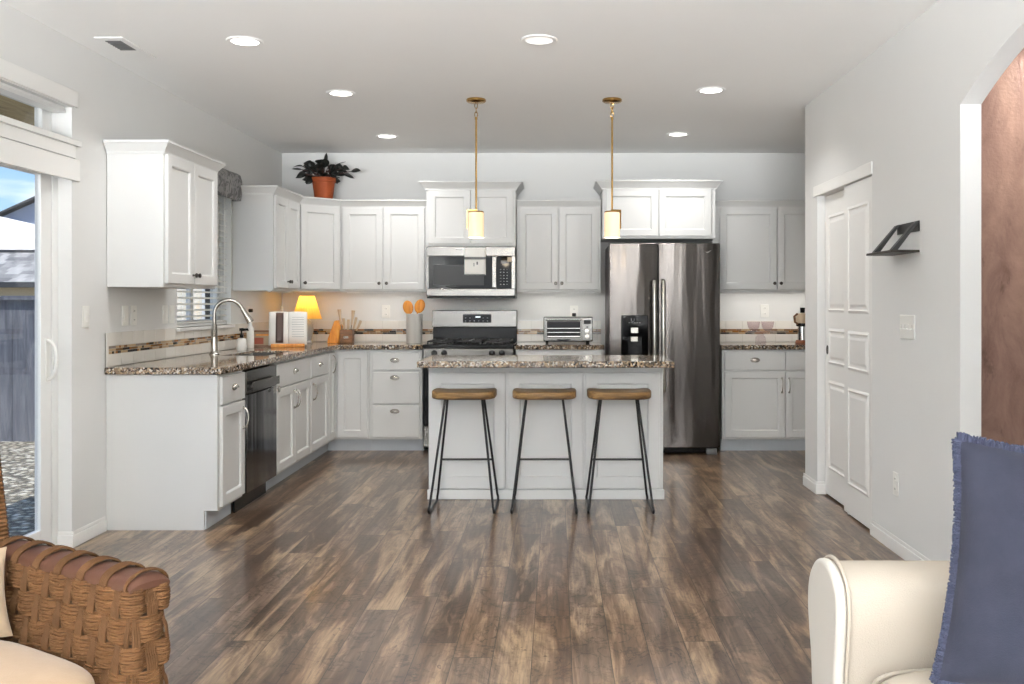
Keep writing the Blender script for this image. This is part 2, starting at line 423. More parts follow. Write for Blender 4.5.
struct(MB().box(XL-.15, XH+.15, YR-.15, YB+.15, ZC, ZC+.15).build('ceiling', m_ceil, smooth=False))
DY0, DY1, DZ = 2.75, 4.85, 2.0
WY0, WY1, WZ0, WZ1 = 6.19, 7.215, 1.105, 2.16
struct(slab_holes(MB(), 'x', XL-.15, XL, YR, YB+.15, 0, ZC, [(DY0, DY1, 0, DZ), (DY0, DY1, 2.13, 2.295), (WY0, WY1, WZ0, WZ1)]).build('wall_left', m_wall, smooth=False))
struct(MB().box(XL, XH, YB, YB+.15, 0, ZC).build('wall_back', m_wall, smooth=False))
# right wall: pantry opening and arch
PY0, PY1, PZ = 5.12, 6.2, 1.985
AY0, AY1 = 2.0, 4.0
XT = XR+.09
wr = slab_holes(MB(), 'x', XR, XT, YR, 6.5, 0, ZC, [(PY0, PY1, 0, PZ), (AY0, AY1, 0, ZC)])
NA = 28
def az(y):
    t = (y-3)/1.0
    return 2.13+.24*math.sqrt(max(0, 1-(abs(t)**2.0)*.999))*.0 + (2.13 + .235*(1-abs(t)**2.1) - 2.13)
for i in range(NA):
    ya = AY0+(AY1-AY0)*i/NA; yb = AY0+(AY1-AY0)*(i+1)/NA
    wr.prism([(ya, az(ya)), (yb, az(yb)), (yb, ZC), (ya, ZC)], XR, XT, 'x')
struct(wr.build('wall_right', m_wall, smooth=False, bevel=0))
struct(MB().box(XT, XH, 6.41, 6.5, 0, ZC).build('wall_pantry_back', m_wall, smooth=False))
struct(MB().box(XH, XH+.15, YR-.15, YB+.15, 0, ZC).build('wall_hall', m_wall, smooth=False))
struct(MB().box(2.5, 2.6, 6.5, YB, 0, ZC).build('wall_kitchen_right', m_wall, smooth=False))
struct(MB().box(XT, XH, 4.6, 4.7, 0, ZC).build('wall_copper', m_copper, smooth=False))
struct(slab_holes(MB(), 'y', YR-.15, YR, XL-.15, XH+.15, 0, ZC, [(-2.4, -.55, .3, 2.4), (-.35, 1.5, .3, 2.4)]).build('wall_rear', m_wall, smooth=False))
for k, (a, b) in enumerate(((-2.4, -.55), (-.35, 1.5))):
    f = MB()
    f.box(a, b, YR-.1, YR-.04, .3, .36).box(a, b, YR-.1, YR-.04, 2.34, 2.4)
    f.box(a, a+.06, YR-.1, YR-.04, .36, 2.34).box(b-.06, b, YR-.1, YR-.04, .36, 2.34)
    fo = struct(f.build('window_%d' % (k+3), m_vinyl, smooth=False))
# baseboards
def baseboard(name, segs):
    mb = MB()
    for (x0, x1, y0, y1) in segs:
        mb.box(x0, x1, y0, y1, 0, .065)
        cx, cy = (x0+x1)/2, (y0+y1)/2
        ix = .004 if abs(x1-x0) < .03 else 0; iy = .004 if abs(y1-y0) < .03 else 0
        mb.box(x0+ix, x1-ix, y0+iy, y1-iy, .065, .085)
    return struct(mb.build(name, m_trim, bevel=.003))
baseboard('baseboard_left', [(XL, XL+.014, DY1, 5.2), (XL-.07, XL+.014, DY1-.014, DY1), (XL, XL+.014, YR, DY0)])
baseboard('baseboard_right', [(XR-.014, XR, AY1, PY0), (XR-.014, XR, PY1, 6.514), (XR-.014, XR, YR, AY0), (XR-.014, XR+.06, PY1-.014, PY1)])
# pantry head trim and doors
struct(MB().box(XR-.006, XR+.001, PY0-.005, PY1+.08, PZ, PZ+.07).build('trim_1', m_trim, bevel=.004))
def pantry_door(x, y0, y1, n, handle):
    mb = MB(); z0, z1 = .012, PZ-.005
    mb.box(x, x+.034, y0, y1, z0, z1)
    w = y1-y0; s = .085
    rows = [(.19, .76), (.88, 1.10), (1.22, 1.84)]
    for a, b in rows:
        ya, yb = y0+s, y1-s
        # raised moulded panel: sloped rim then flat field
        o = [(x-.0005, ya, a), (x-.0005, yb, a), (x-.0005, yb, b), (x-.0005, ya, b)]
        def ring(d, dx): return [(x-.0005+dx, ya+d, a+d), (x-.0005+dx, yb-d, a+d), (x-.0005+dx, yb-d, b-d), (x-.0005+dx, ya+d, b-d)]
        R = [ring(-.004, -.006), ring(.008, -.006), ring(.016, .0), ring(.03, .0), ring(.045, -.005)]
        R[0] = ring(-.008, 0)
        vs = sum(R, []); fs = []
        for k in range(len(R)-1):
            for j in range(4): fs.append((k*4+j, k*4+(j+1) % 4, (k+1)*4+(j+1) % 4, (k+1)*4+j))
        fs.append(tuple(range(len(R)*4-4, len(R)*4)))
        mb.add(vs, fs)
    d = struct(mb.build('door_%d' % n, m_trim, smooth=False))
    if handle:
        M = Matrix.Translation((x-.002, handle, .965)) @ Matrix.Rotation(-PI/2, 4, 'Y')
        h = MB().lathe([(.0, -.001), (.030, -.001), (.030, .004), (.024, .004), (.020, .0025), (0.0001, .0025)], 20, m=0, M=M @ Matrix.Scale(.62, 4, (0, 1, 0))).build('flush_pull', m_bronze, d)
        h['label'] = 'small dark oval flush pull'
pantry_door(XR+.052, 5.60, PY1-.006, 3, 6.135)
pantry_door(XR+.012, PY0+.004, 5.66, 2, None)
struct(MB().box(XR+.02, XR+.04, 5.6, 5.62, 0.0, .011).build('trim_2', m_plastic))

# sliding glass door (door_1)
d1 = struct(thing('door_1', 'x', 'x')); del d1['label']; del d1['category']
X0, X1 = XL-.145, XL-.072
fr = MB()
fr.box(X0, X1, DY1-.05, DY1-.001, .002, DZ-.001).box(X0, X1, DY0+.001, DY0+.05, .002, DZ-.001)
fr.box(X0, X1, DY0+.05, DY1-.05, DZ-.028, DZ-.001).box(X0, X1, DY0+.05, DY1-.05, .002, .035)
fr.build('door_frame', m_vinyl, d1, bevel=.003)
def leaf(y0, y1, x, nm):
    m = MB(); s = .10
    m.box(x, x+.032, y0, y0+s, .037, DZ-.03).box(x, x+.032, y1-s, y1, .037, DZ-.03)
    m.box(x, x+.032, y0+s, y1-s, .037, .127).box(x, x+.032, y0+s, y1-s, DZ-.078, DZ-.03)
    o = m.build(nm, m_vinyl, d1, bevel=.003)
    MB().box(x+.014, x+.019, y0+s, y1-s, .127, DZ-.078).build('pane', m_pane, o, smooth=False)
    return o
sl = leaf(3.78, DY1-.055, XL-.108, 'sliding_panel')
leaf(DY0+.055, 3.83, XL-.143, 'fixed_panel')
hd = MB()
hd.box(XL-.076, XL-.070, DY1-.115, DY1-.085, .875, 1.095)
pts = []
for i in range(13):
    a = PI*i/12
    pts.append((XL-.07+.045*math.sin(a), DY1-.10, .985-.10*math.cos(a)))
hd.tube(pts, .009, 8)
hd.build('door_handle', m_plastic, sl, bevel=.001)
struct(MB().box(XL-.148, XL-.1, DY0, DY1, -.02, .0015).build('trim_3', m_vinyl))
# head boards over the door and transom
struct(MB().box(XL, XL+.014, DY0-.1, DY1+.06, 1.912, 2.027).build('trim_4', m_trim, bevel=.004))
struct(MB().box(XL, XL+.012, DY0-.1, DY1+.02, 2.03, 2.095).box(XL-.005, XL+.025, DY0-.1, DY1+.055, 2.095, 2.125).build('trim_5', m_trim, bevel=.003))
struct(MB().box(XL, XL+.012, DY0-.1, DY1+.045, 2.30, 2.385).build('trim_6', m_trim, bevel=.003))
w1 = MB(); a, b = DY0+.001, DY1-.001
w1.box(XL-.145, XL-.105, b-.09, b, 2.131, 2.294).box(XL-.145, XL-.105, a, a+.05, 2.131, 2.294)
w1.box(XL-.145, XL-.105, a+.05, b-.05, 2.131, 2.150).box(XL-.145, XL-.105, a+.05, b-.05, 2.275, 2.294)
w1 = struct(w1.build('window_1', m_vinyl, bevel=.002))
MB().box(XL-.128, XL-.122, a+.05, b-.05, 2.15, 2.275).build('pane', m_pane, w1, smooth=False)
tb = thing('raised_blind', 'thin white blind stack drawn up inside the high transom window', 'blind', (0, 0, 0))
t_ = MB()
for i in range(4): t_.box(XL-.09, XL-.02, DY0+.02, DY1-.02, 2.262+i*.005, 2.265+i*.005)
t_.build('slat_stack', m_vinyl, tb)
MB().box(XL-.09, XL-.03, DY0+.02, DY1-.02, 2.283, 2.2935).build('headrail', m_vinyl, tb)
# kitchen window (window_2)
w2 = MB(); a, b = WY0+.001, WY1-.001; x0, x1 = XL-.145, XL-.09
w2.box(x0, x1, a, a+.045, WZ0+.001, WZ1-.001).box(x0, x1, b-.045, b, WZ0+.001, WZ1-.001)
w2.box(x0, x1, a+.045, b-.045, WZ0+.001, WZ0+.045).box(x0, x1, a+.045, b-.045, WZ1-.045, WZ1-.001)
w2.box(x0+.01, x1-.01, (a+b)/2-.025, (a+b)/2+.025, WZ0+.045, WZ1-.045)
w2 = struct(w2.build('window_2', m_vinyl, bevel=.002))
MB().box(XL-.125, XL-.12, a+.045, b-.045, WZ0+.045, WZ1-.045).build('pane', m_pane, w2, smooth=False)
MB().box(XL-.09, XL+.03, WY0-.03, WY1+.015, WZ0-.022, WZ0-.0).build('window_sill', m_trim, w2, bevel=.004)
bl = thing('window_blind', 'white horizontal slat blind lowered over the window above the sink', 'blind', (0, 0, 0))
s_ = MB(); z = WZ0+.03; i = 0
while z < WZ1-.06:
    M = Matrix.Translation((XL-.045, 0, z)) @ Matrix.Rotation(math.radians(12), 4, 'Y')
    s_.prism([(-.024, 0), (-.012, .003), (0, .004), (.012, .003), (.024, 0), (.024, .0022), (.012, .0052), (0, .0062), (-.012, .0052), (-.024, .0022)], WY0+.012, WY1-.012, 'y', 0, M)
    z += .043
s_.build('slats', m_blind, bl, smooth=False)
MB().box(XL-.07, XL-.02, WY0+.01, WY1-.01, WZ1-.045, WZ1-.002).build('headrail', m_vinyl, bl, bevel=.003)
MB().box(XL-.068, XL-.022, WY0+.012, WY1-.012, WZ0+.003, WZ0+.018).build('bottom_rail', m_vinyl, bl, bevel=.003)
cd = MB()
for y in (WY0+.15, (WY0+WY1)/2, WY1-.15): cd.cyl((XL-.021, y, WZ0+.01), (XL-.021, y, WZ1-.03), .0015, 6)
cd.build('ladder_cord', m_plastic, bl)
MB().cyl((XL-.016, WY1-.09, 1.35), (XL-.016, WY1-.09, WZ1-.04), .004, 8).build('tilt_wand', m_plastic, bl)
# valance
va = MB()
pr = [(0, 2.275), (.04, 2.278), (.066, 2.262), (.078, 2.22), (.078, 2.16), (.074, 2.10), (.068, 2.065)]
NV = 48
def vf(u, v):
    y = 6.10+u*1.132; i = v*(len(pr)-1); k = min(int(i), len(pr)-2); t = i-k
    x = pr[k][0]*(1-t)+pr[k+1][0]*t; zz = pr[k][1]*(1-t)+pr[k+1][1]*t
    wv = .007*math.sin(u*34)*v+.012*abs(math.sin(u*PI*3))*v*v
    return (XL+.002+x+wv*(x > 0), y, zz-.015*abs(math.sin(u*PI*3))*v)
va.grid(vf, NV, 18)
for u in (0, 1):
    y = 6.10+u*1.132
    va.add([(XL+.002, y, 2.275), (XL+.002, y, 2.06)]+[vf(u, k/12) for k in range(12, 0, -1)], [tuple(range(14))])
vo = va.build('window_valance', m_damask)
vo.modifiers.new('s', 'SOLIDIFY').thickness = .003
tag(vo, 'short grey patterned fabric valance over the kitchen window', 'valance')

# ------------------------------------------------------------ ceiling fixtures
def ceil_pos(px, py):
    s = (302-py)/(ZC-H); return ((px-557)/s, 930/s)
def downlight(px, py, label, lit=True):
    x, y = ceil_pos(px, py)
    t = thing('recessed_light', label, 'ceiling light', (x, y, ZC), 0, 'recessed ceiling lights')
    MB().lathe([(.070, -.0015), (.072, -.006), (.090, -.006), (.096, -.0005), (.096, 0)], 36).build('trim_ring', m_vinyl, t)
    MB().lathe([(.0001, -.003), (.0705, -.003), (.0705, -.0005)], 36).build('lens', m_led if lit else m_leddim, t)
    if lit: area('downlight_lamp', (0, 0, -.012), (0, 0, -1), .13, .13, 7, (1, .985, .965), t, shape='DISK', spread=2.3)
downlight(245, 41, 'large bright recessed ceiling light nearest the sliding door')
downlight(341, 93, 'bright recessed ceiling light in the middle of the left-hand row')
downlight(387, 136, 'small bright recessed ceiling light at the far end of the left-hand row, near the plant')
downlight(539, 39.5, 'dim unlit-looking recessed ceiling light in front of the two pendants', False)
downlight(711, 90, 'nearer of the two recessed lights to the right of the pendants')
downlight(678, 134, 'farther of the two recessed lights to the right of the pendants')
vx, vy = ceil_pos(126, 47.5)
t = thing('ceiling_vent', 'white rectangular air vent with dark slots in the ceiling', 'air vent', (vx, vy, ZC))
v = MB(); v.box(-.075, .075, -.2, .2, -.006, 0)
v.build('frame', m_vinyl, t, bevel=.002)
MB().box(-.04, .042, -.15, .03, -.0075, -.006).build('grille_opening', m_greypl, t)
v = MB()
for i in range(7): v.box(-.04, .042, -.145+i*.027, -.141+i*.027, -.010, -.0074)
v.build('louvre', m_greypl, t)

hl = thing('hall_fill_light', 'unseen round ceiling light added to brighten the hallway beyond the arch', 'ceiling light', (2.7, 4.25, ZC))  # added lamp out of view, lifts the copper wall
MB().lathe([(.0001, -.05), (.10, -.045), (.14, -.02), (.15, -.0005)], 28).build('diffuser', m_led, hl)
area('hall_fill_lamp', (0, 0, -.06), (0, 0, -1), .25, .25, 22, (1, .96, .9), hl, shape='DISK')
# pendants
def pendant():
    t = thing('pendant_light', 'brass pendant lamp with a square bracket and lit opal glass shade, left of the two', 'pendant light', (0, 0, ZC), 0, 'pendant lights over the island')
    MB().lathe([(.062, 0), (.066, -.004), (.066, -.016), (.058, -.022), (.02, -.026), (.0001, -.027)], 32).build('canopy', m_brass, t)
    for k, (z, ph) in enumerate(((-.045, 0), (-.075, PI/2), (-.105, 0))):
        pts = [(.010*math.cos(a)*math.cos(ph), .010*math.cos(a)*math.sin(ph), z+.020*math.sin(a)) for a in [2*PI*i/16 for i in range(16)]]
        MB().tube(pts, .0028, 6, closed=True).build('chain_link', m_brass, t)
    MB().cyl((0, 0, -.122), (0, 0, -.745), .0065, 12).cyl((0, 0, -.122), (0, 0, -.137), .009, 12).build('rod', m_brass, t)
    b = MB(); b.box(-.006, .062, -.011, .011, -.757, -.745).box(.056, .062, -.011, .011, -.875, -.757)
    b.lathe([(.0001, -.757), (.05, -.757), (.052, -.765), (.0001, -.765)], 28)
    b.build('bracket', m_brass, t)
    sh = MB().lathe([(.0001, -.766), (.049, -.766), (.0515, -.770), (.0515, -.932), (.049, -.935), (.046, -.932), (.046, -.775), (.0001, -.772)], 32).build('glass_shade', m_opal, t)
    return t
pa = pendant(); pa.location = (-.556+.01, 6.28, ZC); pa.rotation_euler.z = PI
for ch in pa.children: pass
pb = dup(pa, (.372, 6.28, ZC), math.radians(20), 'brass pendant lamp with a square bracket and lit opal glass shade, right of the two')
for i, p in enumerate((pa, pb)):
    l = bpy.data.lights.new('pendant_bulb', 'POINT'); l.energy = 3; l.color = (1, .83, .6); l.shadow_soft_size = .03
    o = bpy.data.objects.new('pendant_bulb', l); C.objects.link(o); o.parent = p; o.location = (0, 0, -.96)

# ------------------------------------------------------------ cabinetry
def shaker(mb, x0, x1, z0, z1, t=.02, st=.055, M=None, flat=False):
    """door front slab in local x/z, outer face at y=-t (cabinet face at 0)"""
    def ring(d, y): return [(x0+d, y, z0+d), (x1-d, y, z0+d), (x1-d, y, z1-d), (x0+d, y, z1-d)]
    if flat: R = [ring(0, -.001), ring(0, -t+.003), ring(.003, -t)]
    else: R = [ring(0, -.001), ring(0, -t+.003), ring(.003, -t), ring(st, -t), ring(st+.007, -t+.004), ring(st+.009, -t+.013)]
    vs = sum(R, []); fs = [(3, 2, 1, 0)]
    for k in range(len(R)-1):
        for j in range(4): fs.append((k*4+j, k*4+(j+1) % 4, (k+1)*4+(j+1) % 4, (k+1)*4+j))
    fs.append(tuple(range(len(R)*4-4, len(R)*4)))
    mb.add(vs, fs, 0, M)
def front(par, kind, x0, x1, z0, z1, hw=None, hp=None, mirror=False):
    mb = MB(); shaker(mb, x0, x1, z0, z1, flat=(kind == 'drawer'))
    o = mb.build(kind, m_cab, par, smooth=False)
    if hw: hardware(o, hw, hp[0], hp[1])
    return o
def hardware(par, hw, x, z):
    y = -.02
    if hw == 'cup':
        m = MB()
        pts = []
        m.lathe([(.0001, 0), (.040, 0), (.041, .002), (.038, .004), (.0001, .004)], 28, m=0, M=Matrix.Translation((x, y, z)) @ Matrix.Rotation(PI/2, 4, 'X') @ Matrix.Scale(.52, 4, (0, 1, 0)))
        def f(u, v):
            a = PI*u; e_ = PI/2*v
            return (x+.037*math.cos(a)*math.cos(e_*.999)*1.0, y-.003-.024*math.sin(e_)*1.0*(1 if True else 0), z-.004+.021*math.sin(a)*math.cos(e_))
        m.grid(f, 16, 8)
        o = m.build('cup_pull', m_nickel, par); o.modifiers.new('s', 'SOLIDIFY').thickness = .0015
    elif hw == 'bar':
        m = MB(); pts = [(x, y-.004-.028*math.sin(PI*i/14), z-.06*math.cos(PI*i/14)) for i in range(15)]
        m.tube(pts, [.0062-.0022*math.sin(PI*i/14) for i in range(15)], 8)
        m.cyl((x, y, z-.06), (x, y-.006, z-.06), .009, 10).cyl((x, y, z+.06), (x, y-.006, z+.06), .009, 10)
        m.build('bar_pull', m_nickel, par)
    elif hw == 'knob':
        M = Matrix.Translation((x, y, z)) @ Matrix.Rotation(PI/2, 4, 'X')
        MB().lathe([(.0001, 0), (.008, 0), (.006, .004), (.0055, .012), (.013, .018), (.015, .024), (.010, .029), (.0001, .030)], 16, m=0, M=M).build('knob', m_pewter, par)
def crown(path, i0, i1, zb, par, h=.07, out=.05, mat=None):
    """sweep crown profile along a polyline; outward = right-hand side of travel; emits segments i0..i1"""
    prof = [(-.012, 0), (.010, 0), (.012, .012), (out-.006, h-.016), (out, h-.014), (out, h), (-.012, h)]
    P = [Vector((p[0], p[1])) for p in path]
    def nrm(a, b):
        d = (b-a).normalized(); return Vector((d.y, -d.x))
    offs = []
    for i, p in enumerate(P):
        if i == 0: n = nrm(P[0], P[1])
        elif i == len(P)-1: n = nrm(P[-2], P[-1])
        else:
            n1 = nrm(P[i-1], P[i]); n2 = nrm(P[i], P[i+1]); n = (n1+n2); n = n/ (n.dot(n1))
        offs.append(n)
    mb = MB(); k = len(prof)
    for i in range(i0, i1):
        vs = []
        for j in (i, i+1):
            for o, z in prof: vs.append((P[j].x+offs[j].x*o, P[j].y+offs[j].y*o, zb+z))
        fs = [(a, (a+1) % k, (a+1) % k+k, a+k) for a in range(k)]+[tuple(range(k)), tuple(range(2*k-1, k-1, -1))]
        mb.add(vs, fs)
    o = mb.build('crown_moulding', mat or m_cab, None, smooth=False)
    o.parent = par; o.matrix_parent_inverse = par.matrix_basis.inverted() if False else (Matrix.Translation(par.location) @ Matrix.Rotation(par.rotation_euler.z, 4, 'Z')).inverted()
    return o
UZ0, UZ1 = 1.37, 2.125
def upper(label, loc, rz, w, z0, z1, depth, doors, knobs=None, mg=.012, st=.055, group='white wall cabinets', lw=.0):
    t = thing('wall_cabinet', label, 'cabinet', (loc[0], loc[1], 0), rz, group)
    MB().box(0, w, 0, depth-.002, z0, z1).box(.006, w-.006, .004, depth-.006, z0-.001, z0).build('body', m_cab, t, bevel=.0015)
    for i, (a, b) in enumerate(doors):
        hp = None
        if knobs and knobs[i] is not None: hp = (knobs[i], z0+.075)
        front(t, 'door', a, b, z0+.02, z1-.012, 'knob' if hp else None, hp, st)
    return t
E = .0015
# left upper 1: faces +X
u1 = upper('white two-door wall cabinet on the left wall, between sliding door and window', (XL+.32, 5.22), PI/2, .80, UZ0-.005, UZ1, .318, [(.018, .398), (.402, .782)], [.375, .425])
crown([(XL+.005, 5.22), (XL+.32, 5.22), (XL+.32, 6.02), (XL+.005, 6.02)], 0, 3, UZ1-.012, u1)
u2 = upper('narrow two-door wall cabinet on the left wall, right of the window', (XL+.32, 7.24), PI/2, .71-E, UZ0, UZ1, .318, [(.02, .345), (.35, .69)], [.322, .373])
pathU = [(XL+.005, 7.24), (XL+.32, 7.24), (XL+.32, 7.95), (-1.92, 8.24), (-1.145, 8.24)]
crown(pathU, 0, 2, UZ1-.012, u2)
# corner diagonal
u3 = thing('corner_wall_cabinet', 'angled single-door corner wall cabinet with the potted plant on top', 'cabinet', (XL+.32, 7.95, 0), PI/4, 'white wall cabinets')
cb = MB().prism([(XL+.002, 7.95), (XL+.32, 7.95), (-1.92, 8.24), (-1.92, 8.558), (XL+.002, 8.558)], UZ0, UZ1, 'z').build('body', m_cab, None, smooth=False)
cb.parent = u3; cb.matrix_parent_inverse = (Matrix.Translation(u3.location) @ Matrix.Rotation(PI/4, 4, 'Z')).inverted()
front(u3, 'door', .014, .397, UZ0+.02, UZ1-.012, 'knob', (.042, UZ0+.075))
crown(pathU, 2, 3, UZ1-.012, u3)
u4 = upper('two-door wall cabinet on the back wall, left of the microwave', (-1.92+E, 8.24), 0, .772, UZ0, UZ1, .32, [(.022, .377), (.388, .748)], [.350, .415])
crown(pathU, 3, 4, UZ1-.012, u4)
# microwave cabinet
MX0, MX1, MYF = -1.140, -.362, 8.12
u5 = upper('raised two-door cabinet directly above the microwave', (MX0, MYF), 0, MX1-MX0, 1.765, 2.265, .44, [(.02, .386), (.392, .758)])
crown([(MX0, 8.555), (MX0, MYF), (MX1, MYF), (MX1, 8.555)], 0, 3, 2.255, u5, h=.078, out=.06)
u6 = upper('two-door wall cabinet between the microwave and the refrigerator', (-.357, 8.24), 0, .745, UZ0, UZ1, .32, [(.022, .368), (.376, .722)], [.345, .40])
crown([(-.357, 8.24), (.388, 8.24)], 0, 1, UZ1-.012, u6)
FX0, FX1, FYF = .395, 1.372, 8.06
u7 = upper('raised two-door cabinet directly above the refrigerator', (FX0, FYF), 0, FX1-FX0, 1.83, 2.265, .50, [(.03, .48), (.488, .94)])
crown([(FX0, 8.555), (FX0, FYF), (FX1, FYF), (FX1, 8.555)], 0, 3, 2.255, u7, h=.078, out=.06)
u8 = upper('two-door wall cabinet on the back wall, right of the refrigerator', (1.415, 8.24), 0, 1.08, UZ0, UZ1, .32, [(.025, .528), (.538, 1.055)], [.505, .562])
crown([(1.375, 8.24), (2.498, 8.24)], 0, 1, UZ1-.012, u8)
MB().box(-.035, -.0, 0, .31, UZ0, UZ1).build('filler_strip', m_cab, u8)

# slim unseen light strips added under the wall cabinets to brighten the backsplash
for par, w_, e_ in ((u2, .70, .35), (u4, .76, .75), (u6, .74, .85), (u8, 1.07, 1.5)):
    MB().box(.05, w_-.05, .035, .060, UZ0-.012, UZ0-.0015).build('added_light_strip', m_vinyl, par)
    area('backsplash_fill_lamp', (w_/2, .075, UZ0-.014), (0, .35, -1), w_-.12, .015, e_, (1, .96, .9), par)
# base cabinets
BX = -1.905; BY = 7.95; KZ = .105; CT = .872
def base(label, loc, rz, w, depth, parts, x0=0):
    t = thing('base_cabinet', label, 'cabinet', (loc[0], loc[1], 0), rz, 'white base cabinets')
    MB().box(x0, w, 0, depth, KZ, CT).build('body', m_cab, t, bevel=.0015)
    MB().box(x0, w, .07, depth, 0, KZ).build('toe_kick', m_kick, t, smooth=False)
    for p in parts: front(t, *p)
    return t
D = (.70, .858); DR = (.125, .688)
b1 = base('slim one-drawer one-door base cabinet at the near end of the left run', (BX, 5.235), PI/2, .395, .62, [
    ('drawer', .012, .385, *D, 'cup', (.20, .785)), ('door', .012, .385, *DR, 'bar', (.35, .585))])
ep = MB()
ep.box(XL+.003-BX, 0, -.0, -.018, KZ, CT)
epo = MB().prism([(XL+.003, 0), (BX-.075, 0), (BX-.075, .11), (BX+.0, .11), (BX+.0, CT), (XL+.003, CT)], 5.215, 5.2345, 'y').build('side_panel', m_cab, None, smooth=False)
epo.parent = b1; epo.matrix_parent_inverse = (Matrix.Translation(b1.location) @ Matrix.Rotation(PI/2, 4, 'Z')).inverted()
b2 = base('wide sink cabinet with drawer front and two doors, right of dishwasher', (BX, 6.262), PI/2, .865, .62, [
    ('drawer', .012, .853, *D, 'cup', (.43, .785)), ('door', .012, .428, *DR, 'bar', (.40, .585)), ('door', .436, .853, *DR, 'bar', (.462, .585))])
for ch in b2.children:
    if ch.name.startswith('body'): bpy.data.objects.remove(ch); break
MB().box(0, .865, 0, .62, KZ, .705).box(0, .865, 0, .018, .7052, CT).box(0, .018, .018, .62, .7052, CT).box(.847, .865, .018, .62, .7052, CT).build('body', m_cab, b2, smooth=False)
b3 = base('base cabinet with one drawer and one door, between sink base and corner', (BX, 7.13), PI/2, .555, .62, [
    ('drawer', .012, .543, *D, 'cup', (.277, .785)), ('door', .012, .543, *DR, 'bar', (.06, .585))])
b4 = thing('corner_base_cabinet', 'corner base cabinet with a narrow door and a tall plain door meeting in the corner', 'cabinet', (0, 0, 0), 0, 'white base cabinets')
MB().prism([(XL+.003, 7.69), (BX, 7.69), (BX, BY), (-1.605, BY), (-1.605, 8.555), (XL+.003, 8.555)], KZ, CT, 'z').build('body', m_cab, b4, smooth=False)
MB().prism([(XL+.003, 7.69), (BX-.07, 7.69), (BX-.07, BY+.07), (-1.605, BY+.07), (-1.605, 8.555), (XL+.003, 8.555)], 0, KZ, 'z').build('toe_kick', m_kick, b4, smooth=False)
mb = MB(); shaker(mb, .012, .215, .125, .858, M=Matrix.Translation((BX, 7.69, 0)) @ Matrix.Rotation(PI/2, 4, 'Z')); o = mb.build('door', m_cab, b4, smooth=False)
hb = MB(); pts = [(BX+.024+.028*math.sin(PI*i/14), 7.80, .76-.075*math.cos(PI*i/14)) for i in range(15)]; hb.tube(pts, .0045, 8); hb.build('bar_pull', m_nickel, o)
mb = MB(); shaker(mb, BX+.032, -1.618, .125, .858, M=Matrix.Translation((0, BY, 0))); mb.build('door', m_cab, b4, smooth=False)
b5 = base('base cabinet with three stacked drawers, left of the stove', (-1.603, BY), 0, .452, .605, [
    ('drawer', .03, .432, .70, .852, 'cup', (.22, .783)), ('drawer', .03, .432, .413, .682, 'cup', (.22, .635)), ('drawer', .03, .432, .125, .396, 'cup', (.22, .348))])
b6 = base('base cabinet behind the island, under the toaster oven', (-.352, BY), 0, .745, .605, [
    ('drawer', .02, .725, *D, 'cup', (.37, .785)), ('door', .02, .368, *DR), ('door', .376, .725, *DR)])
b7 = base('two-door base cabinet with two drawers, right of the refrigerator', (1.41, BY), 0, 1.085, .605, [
    ('drawer', .02, .535, *D, 'cup', (.28, .785)), ('drawer', .541, 1.06, *D, 'cup', (.80, .785)),
    ('door', .02, .535, *DR, 'bar', (.508, .57)), ('door', .541, 1.06, *DR, 'bar', (.57, .57))])
# island
il = thing('kitchen_island', 'white panelled kitchen island with three recessed front panels', 'kitchen island', (-.835, 6.05, 0))
IW = 1.525
MB().box(0, IW, 0, .34, 0, CT).build('body', m_cab, il, bevel=.002)
for a, b in ((.01, .500), (.520, 1.001), (1.021, 1.500)):
    mb = MB(); shaker(mb, a, b, .07, .822, t=.022, st=.07); mb.build('panel', m_cab, il, smooth=False)
bb = MB(); bb.box(-.006, IW+.006, -.022, 0, 0, .062); bb.build('base_rail', m_cab, il, bevel=.003)

# ------------------------------------------------------------ countertops
def counter(name, label, poly, hole=None):
    mb = MB()
    if hole:
        pass
    mb.prism(poly, CT+.002, .914, 'z')
    return mb.build(name, m_granite, bevel=.006, seg=3)
SX0, SX1, SY0, SY1 = -2.29, -1.99, 6.34, 6.98
ZB, ZT = CT+.002, .914
cnt = MB()
# L-shaped top with a sink cut-out, single closed surface from quads
xs = [XL+.003, SX0, SX1, BX+.03, -1.145]; ys = [5.19, SY0, SY1, BY-.03, 8.555]
cells = {(i, j) for i in range(3) for j in range(4)}-{(1, 1)}
cells.add((3, 3))
def vtx(i, j, z): return (xs[i], ys[j], z)
V = {}; vs = []; fs = []
def vid(i, j, z):
    if (i, j, z) not in V: V[(i, j, z)] = len(vs); vs.append(vtx(i, j, z))
    return V[(i, j, z)]
for (i, j) in cells:
    fs.append((vid(i, j, ZT), vid(i+1, j, ZT), vid(i+1, j+1, ZT), vid(i, j+1, ZT)))
    fs.append((vid(i, j, ZB), vid(i, j+1, ZB), vid(i+1, j+1, ZB), vid(i+1, j, ZB)))
    for (di, dj, p, q) in ((-1, 0, (i, j), (i, j+1)), (1, 0, (i+1, j), (i+1, j+1)), (0, -1, (i, j), (i+1, j)), (0, 1, (i, j+1), (i+1, j+1))):
        if (i+di, j+dj) not in cells:
            fs.append((vid(*p, ZB), vid(*q, ZB), vid(*q, ZT), vid(*p, ZT)))
cnt.add(vs, fs)
tag(cnt.build('countertop', m_granite, bevel=.006, seg=3), 'speckled brown granite countertop wrapping the left corner run with the sink cut-out', 'countertop', 'granite countertops')
tag(counter('countertop', '', [(-.362, BY-.03), (.402, BY-.03), (.402, 8.555), (-.362, 8.555)]), 'short granite countertop under the toaster oven', 'countertop', 'granite countertops')
